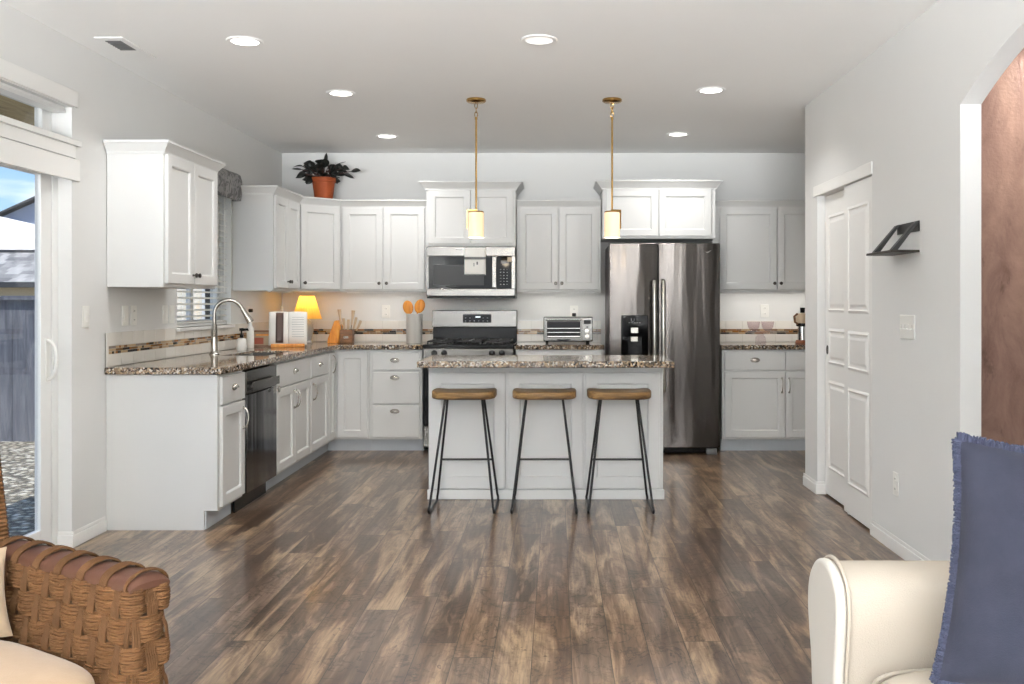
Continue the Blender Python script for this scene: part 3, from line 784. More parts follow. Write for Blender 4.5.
tag(counter('countertop', '', [(1.40, BY-.03), (2.497, BY-.03), (2.497, 8.555), (1.40, 8.555)]), 'granite countertop right of the refrigerator', 'countertop', 'granite countertops')
tag(counter('countertop', '', [(-.865, 5.73), (.725, 5.73), (.725, 6.42), (-.865, 6.42)]), 'glossy granite slab on top of the island', 'countertop', 'granite countertops')
# sink basin
sk = MB(); q = .004; zb = .715
sk.box(SX0+q, SX1-q, SY0+q, SY1-q, zb, zb+.003)
sk.box(SX0+q, SX0+q+.003, SY0+q, SY1-q, zb, .900).box(SX1-q-.003, SX1-q, SY0+q, SY1-q, zb, .900)
sk.box(SX0+q, SX1-q, SY0+q, SY0+q+.003, zb, .900).box(SX0+q, SX1-q, SY1-q-.003, SY1-q, zb, .900)
sk.box(SX0+q, SX1-q, (SY0+SY1)/2-.01, (SY0+SY1)/2+.01, zb, .86)
so = thing('kitchen_sink', 'undermount stainless sink in the left countertop in front of the window', 'sink', (0, 0, 0))
sk.build('basin', m_sink, so, smooth=False)
MB().lathe([(.03, 0), (.03, .003), (.0001, .004)], 20, c=((SX0+SX1)/2, SY0+.17, zb+.003)).build('drain', m_chrome, so)
# faucet
fa = thing('kitchen_faucet', 'tall brushed nickel gooseneck pull-down faucet beside the sink', 'faucet', (-2.395, 6.50, .914), math.radians(18))
MB().lathe([(.034, 0), (.034, .006), (.028, .012), (.024, .03), (.021, .17), (.0165, .21), (.0001, .212)], 24).build('base', m_nickel, fa)
pts = [(0, 0, .18), (0, 0, .27)]+[(.095-.095*math.cos(a), 0, .285+.095*math.sin(a)) for a in [PI*i/14*.86 for i in range(15)]]
MB().tube(pts, .0135, 14).build('spout', m_nickel, fa)
p = Vector(pts[-1]); d = (p-Vector(pts[-2])).normalized()
hd = MB().tube([p, p+d*.012, p+d*.05, p+d*.115], [.0145, .0155, .018, .026], 16).build('spray_head', m_nickel, fa)
MB().tube([p+d*.115, p+d*.119], [.024, .022], 16).build('nozzle', m_black, hd)
MB().tube([(.0, -.015, .13), (0, -.04, .135), (0.002, -.05, .175), (.004, -.055, .225)], [.010, .010, .006, .005], 10).build('lever', m_nickel, fa)

# ------------------------------------------------------------ tile backsplashes
def backsplash(name, label, u0, u1, flip):
    """flip None: on back wall (u=x). else left wall (u=y)"""
    t = thing(name, label, 'backsplash', (0, 0, 0), 0, 'tile backsplashes')
    def bx(mb, a, b, z0, z1, d, m=0):
        if flip: mb.box(XL+.0015, XL+d, a, b, z0, z1, m)
        else: mb.box(a, b, YB-d, YB-.0015, z0, z1, m)
    z0 = .9155
    g = MB(); bx(g, u0, u1, z0, 1.103, .007); g.build('grout_bed', m_grout, t, smooth=False)
    tl = MB(); bw = .152
    if flip: bx(tl, u0, u0+.028, z0, 1.107, .0105)
    u = u0+(.03 if flip else 0)
    while u < u1-.01:
        e_ = min(u+bw-.002, u1)
        bx(tl, u+.001, e_, z0+.001, .984, .010); bx(tl, u+.001, e_, 1.032, 1.107, .010)
        u += bw
    tl.build('wall_tiles', m_tile, t, bevel=.0012)
    ms = MB()
    for r in range(3):
        u = u0+(.03 if flip else 0)+random.random()*.02*0
        zz = .986+r*.0152
        while u < u1-.004:
            l = random.choice([.022, .04, .06, .085]); e_ = min(u+l, u1)
            m = random.choices(range(5), [1.6, 4, 5, 3, 2.5])[0]
            bx(ms, u, e_-.0015, zz, zz+.0138, .0095, m); u += l
    ms.build('mosaic_band', mos, t, smooth=False)
backsplash('backsplash', 'white tile backsplash with brown mosaic band along the left wall and sink', 5.2, YB-.012, 1)
backsplash('backsplash', 'white tile backsplash with brown mosaic band behind the stove and back counters', XL+.012, .405, 0)
backsplash('backsplash', 'white tile backsplash with brown mosaic band right of the refrigerator', 1.40, 2.497, 0)

# ------------------------------------------------------------ electrical plates
def plate(name, label, loc, rz, w=.075, h=.118, kind='outlet', gangs=1, cat=None, group=None, hv=False):
    t = thing(name, label, cat or ('power outlet' if kind == 'outlet' else 'light switch'), loc, rz, group)
    MB().box(-w/2, w/2, -.006, -.0005, -h/2, h/2).build('plate', m_plastic, t, bevel=.002)
    for g in range(gangs):
        cx = (g-(gangs-1)/2)*.046
        if kind == 'outlet':
            for s in (-.026, .026):
                o = MB().lathe([(.016, 0), (.0155, .0025), (.0001, .0025)], 18, M=Matrix.Translation((cx, -.006, s)) @ Matrix.Rotation(PI/2, 4, 'X')).build('socket', m_plastic, t)
                MB().box(cx-.007, cx-.0045, -.0094, -.0084, s-.004, s+.005).box(cx+.0045, cx+.007, -.0094, -.0084, s-.004, s+.005).build('slot', m_greypl, o)
        elif kind == 'rocker':
            MB().box(cx-.016, cx+.016, -.009, -.005, -.033, .033).build('rocker', m_plastic, t, bevel=.002)
        else:
            MB().box(cx-.005, cx+.005, -.008, -.005, -.012, .012).build('slot', m_crock, t)
            MB().prism([(-.006, -.006), (-.018, -.008), (-.018, -.013), (-.006, -.012)], cx-.0035, cx+.0035, 'x').build('toggle', m_plastic, t, bevel=.0008)
    return t
R90 = PI/2
plate('light_switch', 'white rocker switch on the left wall beside the sliding door', (XL, 4.985, 1.20), R90, kind='rocker')
plate('light_switch', 'left white rocker plate under the wall cabinet nearest the sliding door', (XL, 5.44, 1.2), R90, kind='rocker')
plate('wall_outlet', 'white outlet just right of the rocker plate under the near wall cabinet', (XL, 5.55, 1.2), R90)
plate('light_switch', 'white rocker plate left of the kitchen window, first of its pair', (XL, 6.0, 1.2), R90, kind='rocker', group='switches left of the kitchen window')
plate('light_switch', 'white rocker plate tight against the left edge of the kitchen window', (XL, 6.105, 1.2), R90, kind='rocker', group='switches left of the kitchen window')
plate('wall_outlet', 'white outlet on the left wall behind the gooseneck faucet tip', (XL, 7.6, 1.185), R90)
pg = thing('power_plug', 'black plug in the outlet behind the gooseneck faucet', 'plug', (XL+.012, 7.6, 1.21), R90)
MB().box(-.014, .014, -.03, 0, -.014, .014).build('plug_body', m_rubber, pg, bevel=.004)
plate('wall_outlet', 'white outlet on the back wall left of the utensil crock', ((386-557)/108.65, YB, 1.28-9.5/108.65), 0)
plate('wall_outlet', 'white outlet with black plug above the toaster oven', ((574-557)/108.65, YB, 1.28-10/108.65), 0)
pg = thing('power_plug', 'black plug pushed into the outlet above the toaster oven', 'plug', ((574-557)/108.65, YB-.0095, 1.162), 0)
MB().box(-.018, .018, -.03, 0, -.014, .016).build('plug_body', m_rubber, pg, bevel=.006)
MB().tube([(0, -.03, 0), (0, -.05, -.005), (.01, -.055, -.03), (.01, -.05, -.1), (.01, -.045, -.17), (0, -.05, -.22)], .003, 6).build('cord', m_rubber, pg)
plate('wall_outlet', 'white outlet on the back wall above the glass bowls, right of the refrigerator', ((764.5-557)/108.65, YB, 1.28-9/108.65), 0)
plate('light_switch', 'four-gang white toggle switch plate on the right wall under the black shelf', (XR, 930*1.735/351, 1.28-25/202), -R90, w=.19, h=.118, kind='toggle', gangs=4)
plate('wall_outlet', 'white outlet low on the right wall above the baseboard', (XR, 930*1.735/339.5, 1.28-182/195.7), -R90)

# ------------------------------------------------------------ appliances
# dishwasher (faces +X)
dw = thing('dishwasher', 'dark stainless dishwasher with reflective door between the left base cabinets', 'dishwasher', (BX, 5.636, 0), PI/2)
MB().box(0, .616, .03, .60, .1, CT-.004).build('body', m_greypl, dw)
MB().box(.006, .610, -.022, .03, .115, .715).build('door', m_steeld, dw, bevel=.004)
MB().box(.006, .610, -.022, .03, .72, .860).build('control_strip', m_steel, dw, bevel=.004)
h = MB(); h.box(.035, .58, -.052, -.044, .735, .79).box(.05, .07, -.045, -.022, .75, .775).box(.545, .565, -.045, -.022, .75, .775)
h.build('handle', m_steel, dw, bevel=.003)
b_ = MB().lathe([(.022, 0), (.022, .004), (.0001, .004)], 20, M=Matrix.Translation((.56, -.052, .70)) @ Matrix.Rotation(PI/2, 4, 'X')).box(.535, .595, -.024, -.0215, .67, .72).build('badge', m_nickel, dw)
MB().box(.006, .610, .05, .06, 0, .11).build('kick_plate', m_black, dw)

# microwave
mw = thing('microwave_oven', 'stainless over-the-range microwave with dark window and taped paper', 'microwave', (MX0+.003, MYF-.005, 1.33))
MWW, MWH = .772, .430
MB().box(0, MWW, .02, .42, 0, MWH).build('body', m_steel, mw, bevel=.003)
MB().box(0, MWW, .01, .40, -.018, -.001).build('underside', m_black, mw, bevel=.003)
f = MB(); f.box(0, MWW, -.012, .02, MWH-.078, MWH)
f.build('top_panel', m_steel, mw, bevel=.003)
MB().box(0, MWW, -.018, .02, 0, .066).build('bottom_panel', m_steel, mw, bevel=.006)
dr = MB().box(.018, .60, -.012, .02, .068, MWH-.080).build('door', m_glassdark, mw, bevel=.003)
MB().box(.06, .50, -.0135, -.0115, .095, .272).build('window', m_window_in, dr)
hm = MB().box(.572, .612, -.046, -.034, .075, MWH-.085).box(.58, .604, -.035, -.01, .085, .11).box(.58, .604, -.035, -.01, MWH-.12, MWH-.095).build('handle', m_steel, dr, bevel=.004)
cp = MB().box(.612, .742, -.012, .02, .068, MWH-.080).build('control_panel', m_glassdark, mw, bevel=.003)
k = MB()
for r in range(6):
    for c_ in range(3): k.box(.640+c_*.028, .652+c_*.028, -.0135, -.0115, .10+r*.026, .108+r*.026)
k.build('keypad', m_greypl, cp)
MB().box(.648, .712, -.0135, -.0115, .285, .31).build('display', m_papergrey, cp)
MB().box(.742, MWW, -.012, .02, .068, MWH-.080).box(0, .018, -.012, .02, .068, MWH-.08).build('side_trim', m_steel, mw)
MB().box(.705, .742, -.0195, -.0185, .30, .34).build('sticker', m_straw, cp)
lg = MB()
for i in range(3): lg.box(.255+i*.02, .270+i*.02, -.0135, -.0115, MWH-.028, MWH-.020)
lg.build('badge', m_greypl, mw)
pp = thing('paper_leaflet', 'white printed paper hanging from the microwave door', 'paper', (MX0+.335, MYF-.022, 1.33+MWH-.08))
def lf(u, v): return (.185*u, -.003-.006*math.sin(v*2.4)+.002*math.sin(u*5), .075-.24*v)
o = MB().grid(lf, 8, 14).build('sheet', m_paper, pp); o.modifiers.new('s', 'SOLIDIFY').thickness = .0006
mt = MB().box(.0, .185, -.0125, -.0115, -.030, -.008).box(.0, .18, -.0125, -.0115, -.165, -.158)
mt.box(.105, .118, -.0135, -.0120, -.075, -.05).box(.08, .086, -.0135, -.0120, -.09, -.06)
mt.build('printed_bar', m_greypl, pp)

# range
rx0, rx1 = -1.143, -.366; RW = rx1-rx0
rg = thing('gas_range', 'stainless and black gas range under the microwave behind the island', 'stove', (rx0, 7.93, 0))
MB().box(.004, RW-.004, .02, .625, .02, .885).build('body', m_black, rg)
MB().box(0, RW, -.02, .615, .886, .918).build('cooktop', m_black, rg, bevel=.006)
MB().box(.004, RW-.004, -.03, .02, .775, .884).build('control_panel', m_steel, rg, bevel=.006)
for x in (.10, .185, .59, .675):
    MB().lathe([(.026, 0), (.026, .006), (.020, .010), (.017, .034), (.0001, .036)], 20, M=Matrix.Translation((x, -.03, .845)) @ Matrix.Rotation(PI/2, 4, 'X')).build('control_knob', m_black, rg)
od = MB().box(.006, RW-.006, -.028, .02, .235, .768).build('oven_door', m_black, rg, bevel=.004)
MB().tube([(.05, -.03, .71), (.05, -.075, .71), (RW-.05, -.075, .71), (RW-.05, -.03, .71)], .012, 10).build('handle', m_steel, od)
MB().box(.12, RW-.12, -.030, -.027, .33, .62).build('window', m_window_in, od)
MB().box(.006, RW-.006, -.028, .02, .05, .228).build('storage_drawer', m_steel, rg, bevel=.004)
for gx in (.03, .275, .52):
    g = MB(); w_ = .225
    for yy in (.02, .27, .52): g.box(gx, gx+w_, yy+.015, yy+.027, .935, .947)
    for xx in (0, w_/2-.006, w_-.012): g.box(gx+xx, gx+xx+.012, .035, .547, .935, .947)
    for xx in (0, w_-.012):
        for yy in (.035, .535): g.box(gx+xx, gx+xx+.012, yy, yy+.012, .919, .935)
    g.build('grate', m_blackmat, rg, bevel=.002)
for bx_, by_ in ((.14, .16), (.14, .42), (.388, .29), (.63, .16), (.63, .42)):
    MB().lathe([(.04, 0), (.038, .010), (.0001, .012)], 18, c=(bx_, by_, .919)).build('burner', m_blackmat, rg)
bk = thing_b = MB().box(.01, RW-.0, .56, .610, .919, 1.05).build('back_riser', m_black, rg, bevel=.004)
bg = MB().box(.004, RW+.002, .545, .610, 1.051, 1.205).build('backguard', m_steel, rg, bevel=.006)
dp = MB().box(.285, .545, .541, .5455, 1.092, 1.168).build('display_panel', m_glassdark, rg, bevel=.002)
MB().box(.40, .445, .5395, .541, 1.138, 1.150).build('clock_digits', m_disp, dp)
for i in range(6):
    for r in range(2):
        if r and i in (2, 3): continue
        MB().box(.305+i*.04, .315+i*.04, .5395, .541, 1.106+r*.026, 1.111+r*.026).build('button', m_papergrey, dp)

# refrigerator
fx0 = .438; FW = .925
rf = thing('refrigerator', 'tall stainless side-by-side refrigerator with black ice dispenser', 'refrigerator', (fx0, 7.78, 0))
MB().box(.004, FW-.004, .06, .74, .06, 1.765).build('body', m_greypl, rf, bevel=.004)
def fdoor(x0, x1, nm):
    mb = MB()
    # gently bowed front
    n = 12; pr = [(x0+(x1-x0)*i/n, -.0-.010*math.sin(PI*i/n)) for i in range(n+1)]
    poly = pr+[(x1, .055), (x0, .055)]
    mb.prism(poly, .062, 1.772, 'z'); return mb.build(nm, m_fridge, rf, bevel=.005, ang=40)
fl = fdoor(0, .404, 'freezer_door'); frd = fdoor(.411, FW, 'fridge_door')
for x, pr_ in ((.372, fl), (.447, frd)):
    m = MB(); m.tube([(x, -.008, .52), (x, -.05, .535), (x, -.055, .56), (x, -.055, 1.42), (x, -.05, 1.45), (x, -.008, 1.465)], [.012, .017, .0185, .0185, .017, .012], 14)
    m.build('handle', m_nickel, pr_)
dsp = MB().box(.098, .325, -.016, -.005, .815, 1.170).build('dispenser', m_glassdark, rf, bevel=.008)
MB().box(.155, .27, -.0175, -.0155, .83, .99).build('recess', m_black, dsp)
MB().box(.178, .240, -.022, -.016, 1.02, 1.066).box(.178, .236, -.022, -.016, .95, .99).build('paddle', m_nickel, dsp, bevel=.002)
mk = MB()
for i in range(5): mk.box(.16+i*.022, .172+i*.022, -.0172, -.0158, 1.105, 1.109)
pts = [(.195+.012*math.cos(PI+a), -.0168, 1.130+.012*math.sin(PI+a)) for a in [PI*i/8 for i in range(9)]]
mk.tube([(.183, -.0168, 1.142)]+pts+[(.207, -.0168, 1.142)], .0015, 5)
mk.build('icons', m_papergrey, dsp)
MB().box(.008, FW-.008, .045, .07, .012, .058).build('bottom_grille', m_black, rf, bevel=.002)
for x in (.02, FW-.11): MB().box(x, x+.09, .02, .10, .0, .05).build('foot_cover', m_greypl, rf, bevel=.003)
MB().tube([(.80, -.0115, 1.700), (.815, -.0115, 1.690), (.835, -.0115, 1.702), (.85, -.011, 1.712)], [.002, .005, .004, .001], 6).build('badge', m_chrome, frd)

# toaster oven
to = thing('toaster_oven', 'silver toaster oven with glass door on the counter left of the refrigerator', 'toaster oven', (-.118, 8.10, .914))
TW = .43
MB().box(0, TW, 0, .30, .022, .235).build('housing', m_steel, to, bevel=.008)
td = MB().box(.018, .332, -.010, 0, .042, .222).build('door', m_steel, to, bevel=.003)
MB().box(.030, .322, -.0115, -.0095, .055, .195).build('window', m_glassdark, td)
MB().tube([(.03, -.012, .205), (.03, -.04, .205), (.32, -.04, .205), (.32, -.012, .205)], .007, 8).build('handle', m_steel, td)
rk = MB()
for zz in (.10, .135): rk.box(.035, .317, -.0122, -.0115, zz, zz+.004)
rk.box(.035, .317, -.0122, -.0115, .062, .070); rk.build('rack_lines', m_nickel, td)
MB().box(.12, .235, -.014, -.009, .028, .04).build('crumb_tray', m_black, to)
cpn = MB().box(.338, .425, -.006, 0, .03, .228).build('control_panel', m_steel, to, bevel=.002)
MB().box(.352, .412, -.0075, -.0055, .175, .208).build('display', m_window_in, cpn)
for zz in (.112, .065):
    MB().lathe([(.022, 0), (.022, .003), (.018, .004), (.017, .018), (.0001, .019)], 20, M=Matrix.Translation((.381, -.006, zz)) @ Matrix.Rotation(PI/2, 4, 'X')).build('dial', m_nickel, cpn)
MB().box(.374, .388, -.010, -.006, .143, .154).build('button', m_black, cpn, bevel=.002)
for x in (.03, TW-.04):
    for y in (.03, .26): MB().cyl((x, y, 0), (x, y, .023), .012, 12).build('foot', m_rubber, to)

# ------------------------------------------------------------ bar stools
def stool(label):
    t = thing('bar_stool', label, 'bar stool', (0, 0, 0), 0, 'bar stools at the island')
    SWD, SD, TH = .395, .30, .053
    n = 36
    # superellipse plan, dished saddle top
    mb = MB(); rings = []
    def plan(a, k=1.0):
        c_, s_ = math.cos(a), math.sin(a); p_ = 2/4.2
        return (k*SWD/2*abs(c_)**p_*(1 if c_ > 0 else -1), k*SD/2*abs(s_)**p_*(1 if s_ > 0 else -1))
    def topz(x, y): return .0-.016*(1-(x/(SWD/2))**2)*(1 if True else 0)+.010*math.exp(-(x/.05)**2)*(1-(y/(SD/2))**2 if y > 0 else 1)*.8 + .004
    levels = []
    N_ = 48
    for k, z, top in ((.90, -TH, 0), (.97, -TH+.004, 0), (1.0, -TH+.012, 0), (1.0, -.010, 0), (.985, -.003, 1), (.95, 0, 1), (.8, 0, 1), (.6, 0, 1), (.4, 0, 1), (.2, 0, 1), (.02, 0, 1)):
        for i in range(N_):
            x, y = plan(2*PI*i/N_, k)
            levels.append((x, y, z if not top else z+topz(x, y)-(.003 if k > .94 else 0)))
    K = 11
    fs = [(r*N_+i, r*N_+(i+1) % N_, (r+1)*N_+(i+1) % N_, (r+1)*N_+i) for r in range(K-1) for i in range(N_)]
    fs.append(tuple(range(N_-1, -1, -1))); fs.append(tuple(range((K-1)*N_, K*N_)))
    mb.add(levels, fs, 0, Matrix.Translation((0, 0, .737)))
    mb.build('seat', m_seatwood, t, ang=50)
    for s in (-1, 1):
        pts = []
        yf, yb = -.215, .195; r = .0075; xb = .198; xt = .112
        def rodx(z): return s*(xt+(xb-xt)*(1-z/.692))
        # front rod down, rounded foot, runner, rounded foot, back rod up
        path = [(rodx(.69), -.062, .692), (rodx(.35), -.138, .35), (rodx(.06), -.2045, .05)]
        for a in (20, 45, 70, 90):
            aa = math.radians(a); path.append((rodx(.02), yf+.0+.03-.03*math.cos(aa)*1.0, .0085+.03-.03*math.sin(aa)))
        path += [(rodx(.01), 0, .0085)]
        for a in (90, 70, 45, 20):
            aa = math.radians(a); path.append((rodx(.02), yb-.03+.03*math.cos(aa), .0085+.03-.03*math.sin(aa)))
        path += [(rodx(.06), .186, .05), (rodx(.35), .135, .35), (rodx(.69), .072, .692)]
        MB().tube(path, r, 10).build('hairpin_leg', m_blackrod, t)
        MB().box(s*.112-.02, s*.112+.02, -.09, .10, .687, .691).build('mounting_plate', m_blackrod, t)
    z = .275; xx = .112+.086*(1-z/.692)
    MB().cyl((-xx, .146, z), (xx, .146, z), .0068, 10).build('footrest', m_blackrod, t)
    return t
s1 = stool('wooden-seat black hairpin bar stool, leftmost of three at the island')
s1.location = (-.575, 5.795, 0)
dup(s1, (-.078, 5.795, 0), math.radians(0), 'wooden-seat black hairpin bar stool, middle of three at the island')
dup(s1, (.385, 5.795, 0), math.radians(0), 'wooden-seat black hairpin bar stool, nearest the refrigerator end of the island')

# ------------------------------------------------------------ black wall shelf
ws = thing('wall_shelf', 'small black metal strap shelf mounted on the right wall', 'shelf', (XR, 4.62, 1.53))
MB().box(-.138, -.001, -.175, .185, -.012, 0).build('shelf_board', m_bronze, ws, bevel=.002)
MB().box(-.006, -.001, -.175, .11, .09, .14).build('back_plate', m_blackmat, ws, bevel=.001)
for y in (-.175, .075):
    MB().prism([(-.135, 0), (-.105, 0), (-.001, .14), (-.007, .14), (-.02, .135)], y, y+.035, 'y').build('strap', m_blackmat, ws, bevel=.001)

# ------------------------------------------------------------ counter items
z0 = .9145
# soap dispenser
sp = thing('soap_dispenser', 'white soap bottle with black pump beside the faucet', 'soap dispenser', (-2.385, 6.93+.10, z0))
MB().lathe([(.0001, 0), (.034, 0), (.036, .004), (.036, .075), (.030, .088), (.014, .094), (.0001, .094)], 24).build('bottle', m_plastic, sp)
MB().tube([(0, 0, .094), (0, 0, .12)], [.013, .013], 14).tube([(0, 0, .12), (0, 0, .15), (.004, 0, .155), (.045, 0, .158), (.052, 0, .148)], [.006, .007, .010, .009, .005], 10).tube([(0, 0, .148), (0, 0, .168)], .016, 12).build('pump', m_black, sp)
wb = thing('white_bottle', 'tall plain white squeeze bottle standing behind the soap dispenser', 'bottle', (-2.44, 7.40, z0))
MB().lathe([(.0001, 0), (.026, 0), (.028, .005), (.028, .15), (.018, .172), (.0001, .172)], 20).build('body', m_plastic, wb)
MB().lathe([(.013, .172), (.013, .2), (.006, .215), (.0001, .216)], 14).build('cap', m_vinyl, wb)
# framed picture
fp = thing('picture_frame', 'small brown framed picture leaning by the backsplash, left of the cookbook', 'picture frame', (-2.40, 7.60, z0), math.radians(12))
T = Matrix.Rotation(math.radians(-8), 4, 'X')
m = MB(); w_, h_ = .19, .135
m.box(-w_/2, w_/2, 0, .014, 0, .014, 0, T).box(-w_/2, w_/2, 0, .014, h_-.014, h_, 0, T).box(-w_/2, -w_/2+.014, 0, .014, .014, h_-.014, 0, T).box(w_/2-.014, w_/2, 0, .014, .014, h_-.014, 0, T)
m.build('frame', m_brownwood, fp)
MB().box(-w_/2+.014, w_/2-.014, .008, .012, .014, h_-.014, 0, T).build('print', m_beige, fp)
MB().box(-.07, .0, .0065, .008, .022, .075, 0, T).build('printed_bowl', m_redprint, fp)
MB().box(-.06, .075, .0065, .008, .09, .105, 0, T).build('printed_band', m_orange, fp)
# cookbook on stand
cbk = thing('cookbook', 'open cookbook with white pages propped on the counter in front of the lamp', 'book', (-2.17, 7.50, z0), math.radians(14))
T = Matrix.Translation((0, .0, .022)) @ Matrix.Rotation(math.radians(-14), 4, 'X')
def pg_(u, v, s): 
    x = s*.145*u; return (x*1.0, -.022*math.sin(PI*min(u*1.0, 1))*.8-.0, .27*v)
for s in (-1, 1):
    m = MB(); m.grid(lambda u, v, s=s: pg_(u, v, s), 10, 3, 0, T); o = m.build('page', m_paper, cbk); o.modifiers.new('s', 'SOLIDIFY').thickness = .008
m = MB(); m.grid(lambda u, v: (-.095+.06*u, -.0215-.001, .01+.25*v), 3, 8, 0, T); o = m.build('photo_strip', m_photo, cbk); o.modifiers.new('s', 'SOLIDIFY').thickness = .002
m = MB().box(-.15, .15, .012, .016, -.002, .272, 0, T); m.build('cover', m_crock, cbk)
m = MB()
for i in range(9): m.box(.03, .125, -.0205, -.0195, .06+i*.02, .0625+i*.02, 0, T)
m.build('printed_lines', m_papergrey, cbk)
cs = thing('book_stand', 'orange wooden book stand holding the open cookbook', 'book stand', (-2.17, 7.50, z0), math.radians(14))
m = MB().box(-.13, .13, -.05, -.03, 0, .03).box(-.13, -.11, -.05, .10, 0, .012).box(.11, .13, -.05, .10, 0, .012).box(-.13, .13, -.05, .04, .006, .016)
m.build('ledge', m_orange, cs, bevel=.003)
m = MB().tube([(-.05, .105, .0), (-.05, .105, .325)], .009, 8); m.build('support', m_straw, cs)
# lamp
lp = thing('table_lamp', 'small lit table lamp with yellow shade in the corner of the counter', 'table lamp', (-2.215, 8.24, z0))
MB().lathe([(.0001, 0), (.045, 0), (.047, .008), (.036, .02), (.048, .07), (.058, .12), (.05, .17), (.025, .2), (.012, .212), (.0001, .213)], 28).build('lamp_base', m_vase, lp)
MB().cyl((0, 0, .213), (0, 0, .27), .008, 10).build('stem', m_brass, lp)
MB().sphere((0, 0, .32), .026, .026, .034).build('bulb', m_bulb, lp)
sh = MB(); ns = 56
def sf(u, v):
    a = 2*PI*u; r = .064+(.128-.064)*(1-v)*1.0; r *= 1+.012*math.sin(a*28)
    return (r*math.cos(a), r*math.sin(a), .215+.205*v)
sh.grid(sf, 168, 4, cu=True); o = sh.build('lamp_shade', m_shade, lp); 
MB().tube([(.065*math.cos(a), .065*math.sin(a), .420) for a in [2*PI*i/32 for i in range(32)]], .003, 6, closed=True).tube([(.129*math.cos(a), .129*math.sin(a), .215) for a in [2*PI*i/40 for i in range(40)]], .003, 6, closed=True).build('shade_rim', m_straw, sh and lp)
l = bpy.data.lights.new('table_lamp_bulb', 'POINT'); l.energy = 1.1; l.color = (1, .72, .36); l.shadow_soft_size = .03
o = bpy.data.objects.new('table_lamp_bulb', l); C.objects.link(o); o.parent = lp; o.location = (0, 0, .375)
# knife block
kb = thing('knife_block', 'slanted orange wooden knife block on the back counter', 'knife block', (-1.985, 8.28, z0), 0)
MB().prism([(-.05, 0), (.045, 0), (.072, .15), (.035, .205), (.012, .195), (-.045, .04)], -.05, .05, 'y').build('block', m_orange, kb, bevel=.005)
# utensil caddy
uc = thing('utensil_caddy', 'small wooden caddy holding pale-handled table knives', 'utensil caddy', (-1.862, 8.25, z0), 0)
m = MB().box(-.055, .055, -.04, .04, 0, .008).box(-.055, .055, -.045, -.038, .008, .12).box(-.055, .055, .038, .045, .008, .12).box(-.055, -.048, -.038, .038, .008, .12).box(.048, .055, -.038, .038, .008, .12)
m.build('box', m_brownwood, uc, bevel=.002)
MB().box(-.022, .022, -.048, -.045, .045, .065).build('label_plate', m_nickel, uc)
hs = [(-.035, -.02, -.03, .30), (-.015, .01, -.02, .22), (.005, -.015, .01, .21), (.022, .015, .03, .29), (.035, -.02, .05, .23), (.04, .01, .08, .2)]
for i, (x, y, dx, hh) in enumerate(hs):
    kt = thing('cutlery', ['tallest speckled-handled utensil at the left of the wooden caddy', 'short fork in the middle left of the wooden caddy', 'short fork in the middle of the wooden caddy', 'tall pale utensil at the right of the wooden caddy', 'pale utensil leaning right in the wooden caddy', 'short pale utensil leaning furthest right in the wooden caddy'][i], 'utensil', (-1.862, 8.25, z0), 0, 'utensils in the wooden caddy')
    MB().tube([(x*.6, y, .012), (x+dx*.5, y, hh*.55)], .0035, 8).build('shaft', m_nickel, kt)
    MB().tube([(x+dx*.5, y, hh*.55), (x+dx*.8, y, hh*.8), (x+dx, y, hh)], [.006, .011, .017 if i in (0, 3) else .012], 8).build('handle', m_straw, kt)
# utensil crock
cr = thing('utensil_crock', 'tall pale glazed crock left of the stove holding wooden spoons', 'utensil crock', (-1.265, 8.25, z0))
MB().lathe([(.0001, 0), (.066, 0), (.070, .006), (.072, .25), (.074, .258), (.070, .262), (.065, .258), (.063, .02), (.0001, .018)], 32).build('body', m_crock, cr)
for lab, x, zt, tl_, rr in (('wooden spoon with a broad round head, left one in the crock', -.045, .318, -.10, 0), ('wooden spoon leaning right in the crock, taller one', .034, .328, .14, 0)):
    t = thing('wooden_spoon', lab, 'spoon', (-1.265, 8.25, z0), 0, 'wooden spoons in the crock')
    MB().tube([(x*.3, 0, .03), (x*.8, 0, .285)], .006, 8).build('handle', m_orange, t)
    M = Matrix.Translation((x+tl_*.1, -.005, zt)) @ Matrix.Rotation(tl_*2.2, 4, 'Y')
    MB().sphere((0, 0, 0), .046, .012, .062, 20, 12, 0, M).build('bowl', m_orange, t)
# cake stand and glass bowls
ck = thing('cake_stand', 'smoky glass pedestal cake stand on the right-hand counter', 'cake stand', (1.795, 8.2, z0))
MB().lathe([(.0001, 0), (.046, 0), (.048, .004), (.046, .03), (.044, .055), (.028, .07), (.03, .08), (.12, .098), (.145, .104), (.145, .109), (.11, .106), (.0001, .100)], 40).build('pedestal', m_cupglass, ck)
for i, dx in enumerate((-.062, .062)):
    g = thing('glass_bowl', ['small smoky glass bowl on the left of the cake stand', 'small smoky glass bowl on the right of the cake stand'][i], 'bowl', (1.795+dx, 8.2, z0+.1105), 0, 'glass bowls on the cake stand')
    MB().lathe([(.0001, 0), (.022, 0), (.034, .008), (.05, .035), (.056, .066), (.0595, .082), (.0565, .083), (.053, .066), (.046, .036), (.03, .012), (.0001, .006)], 32).build('bowl', m_cupglass, g)
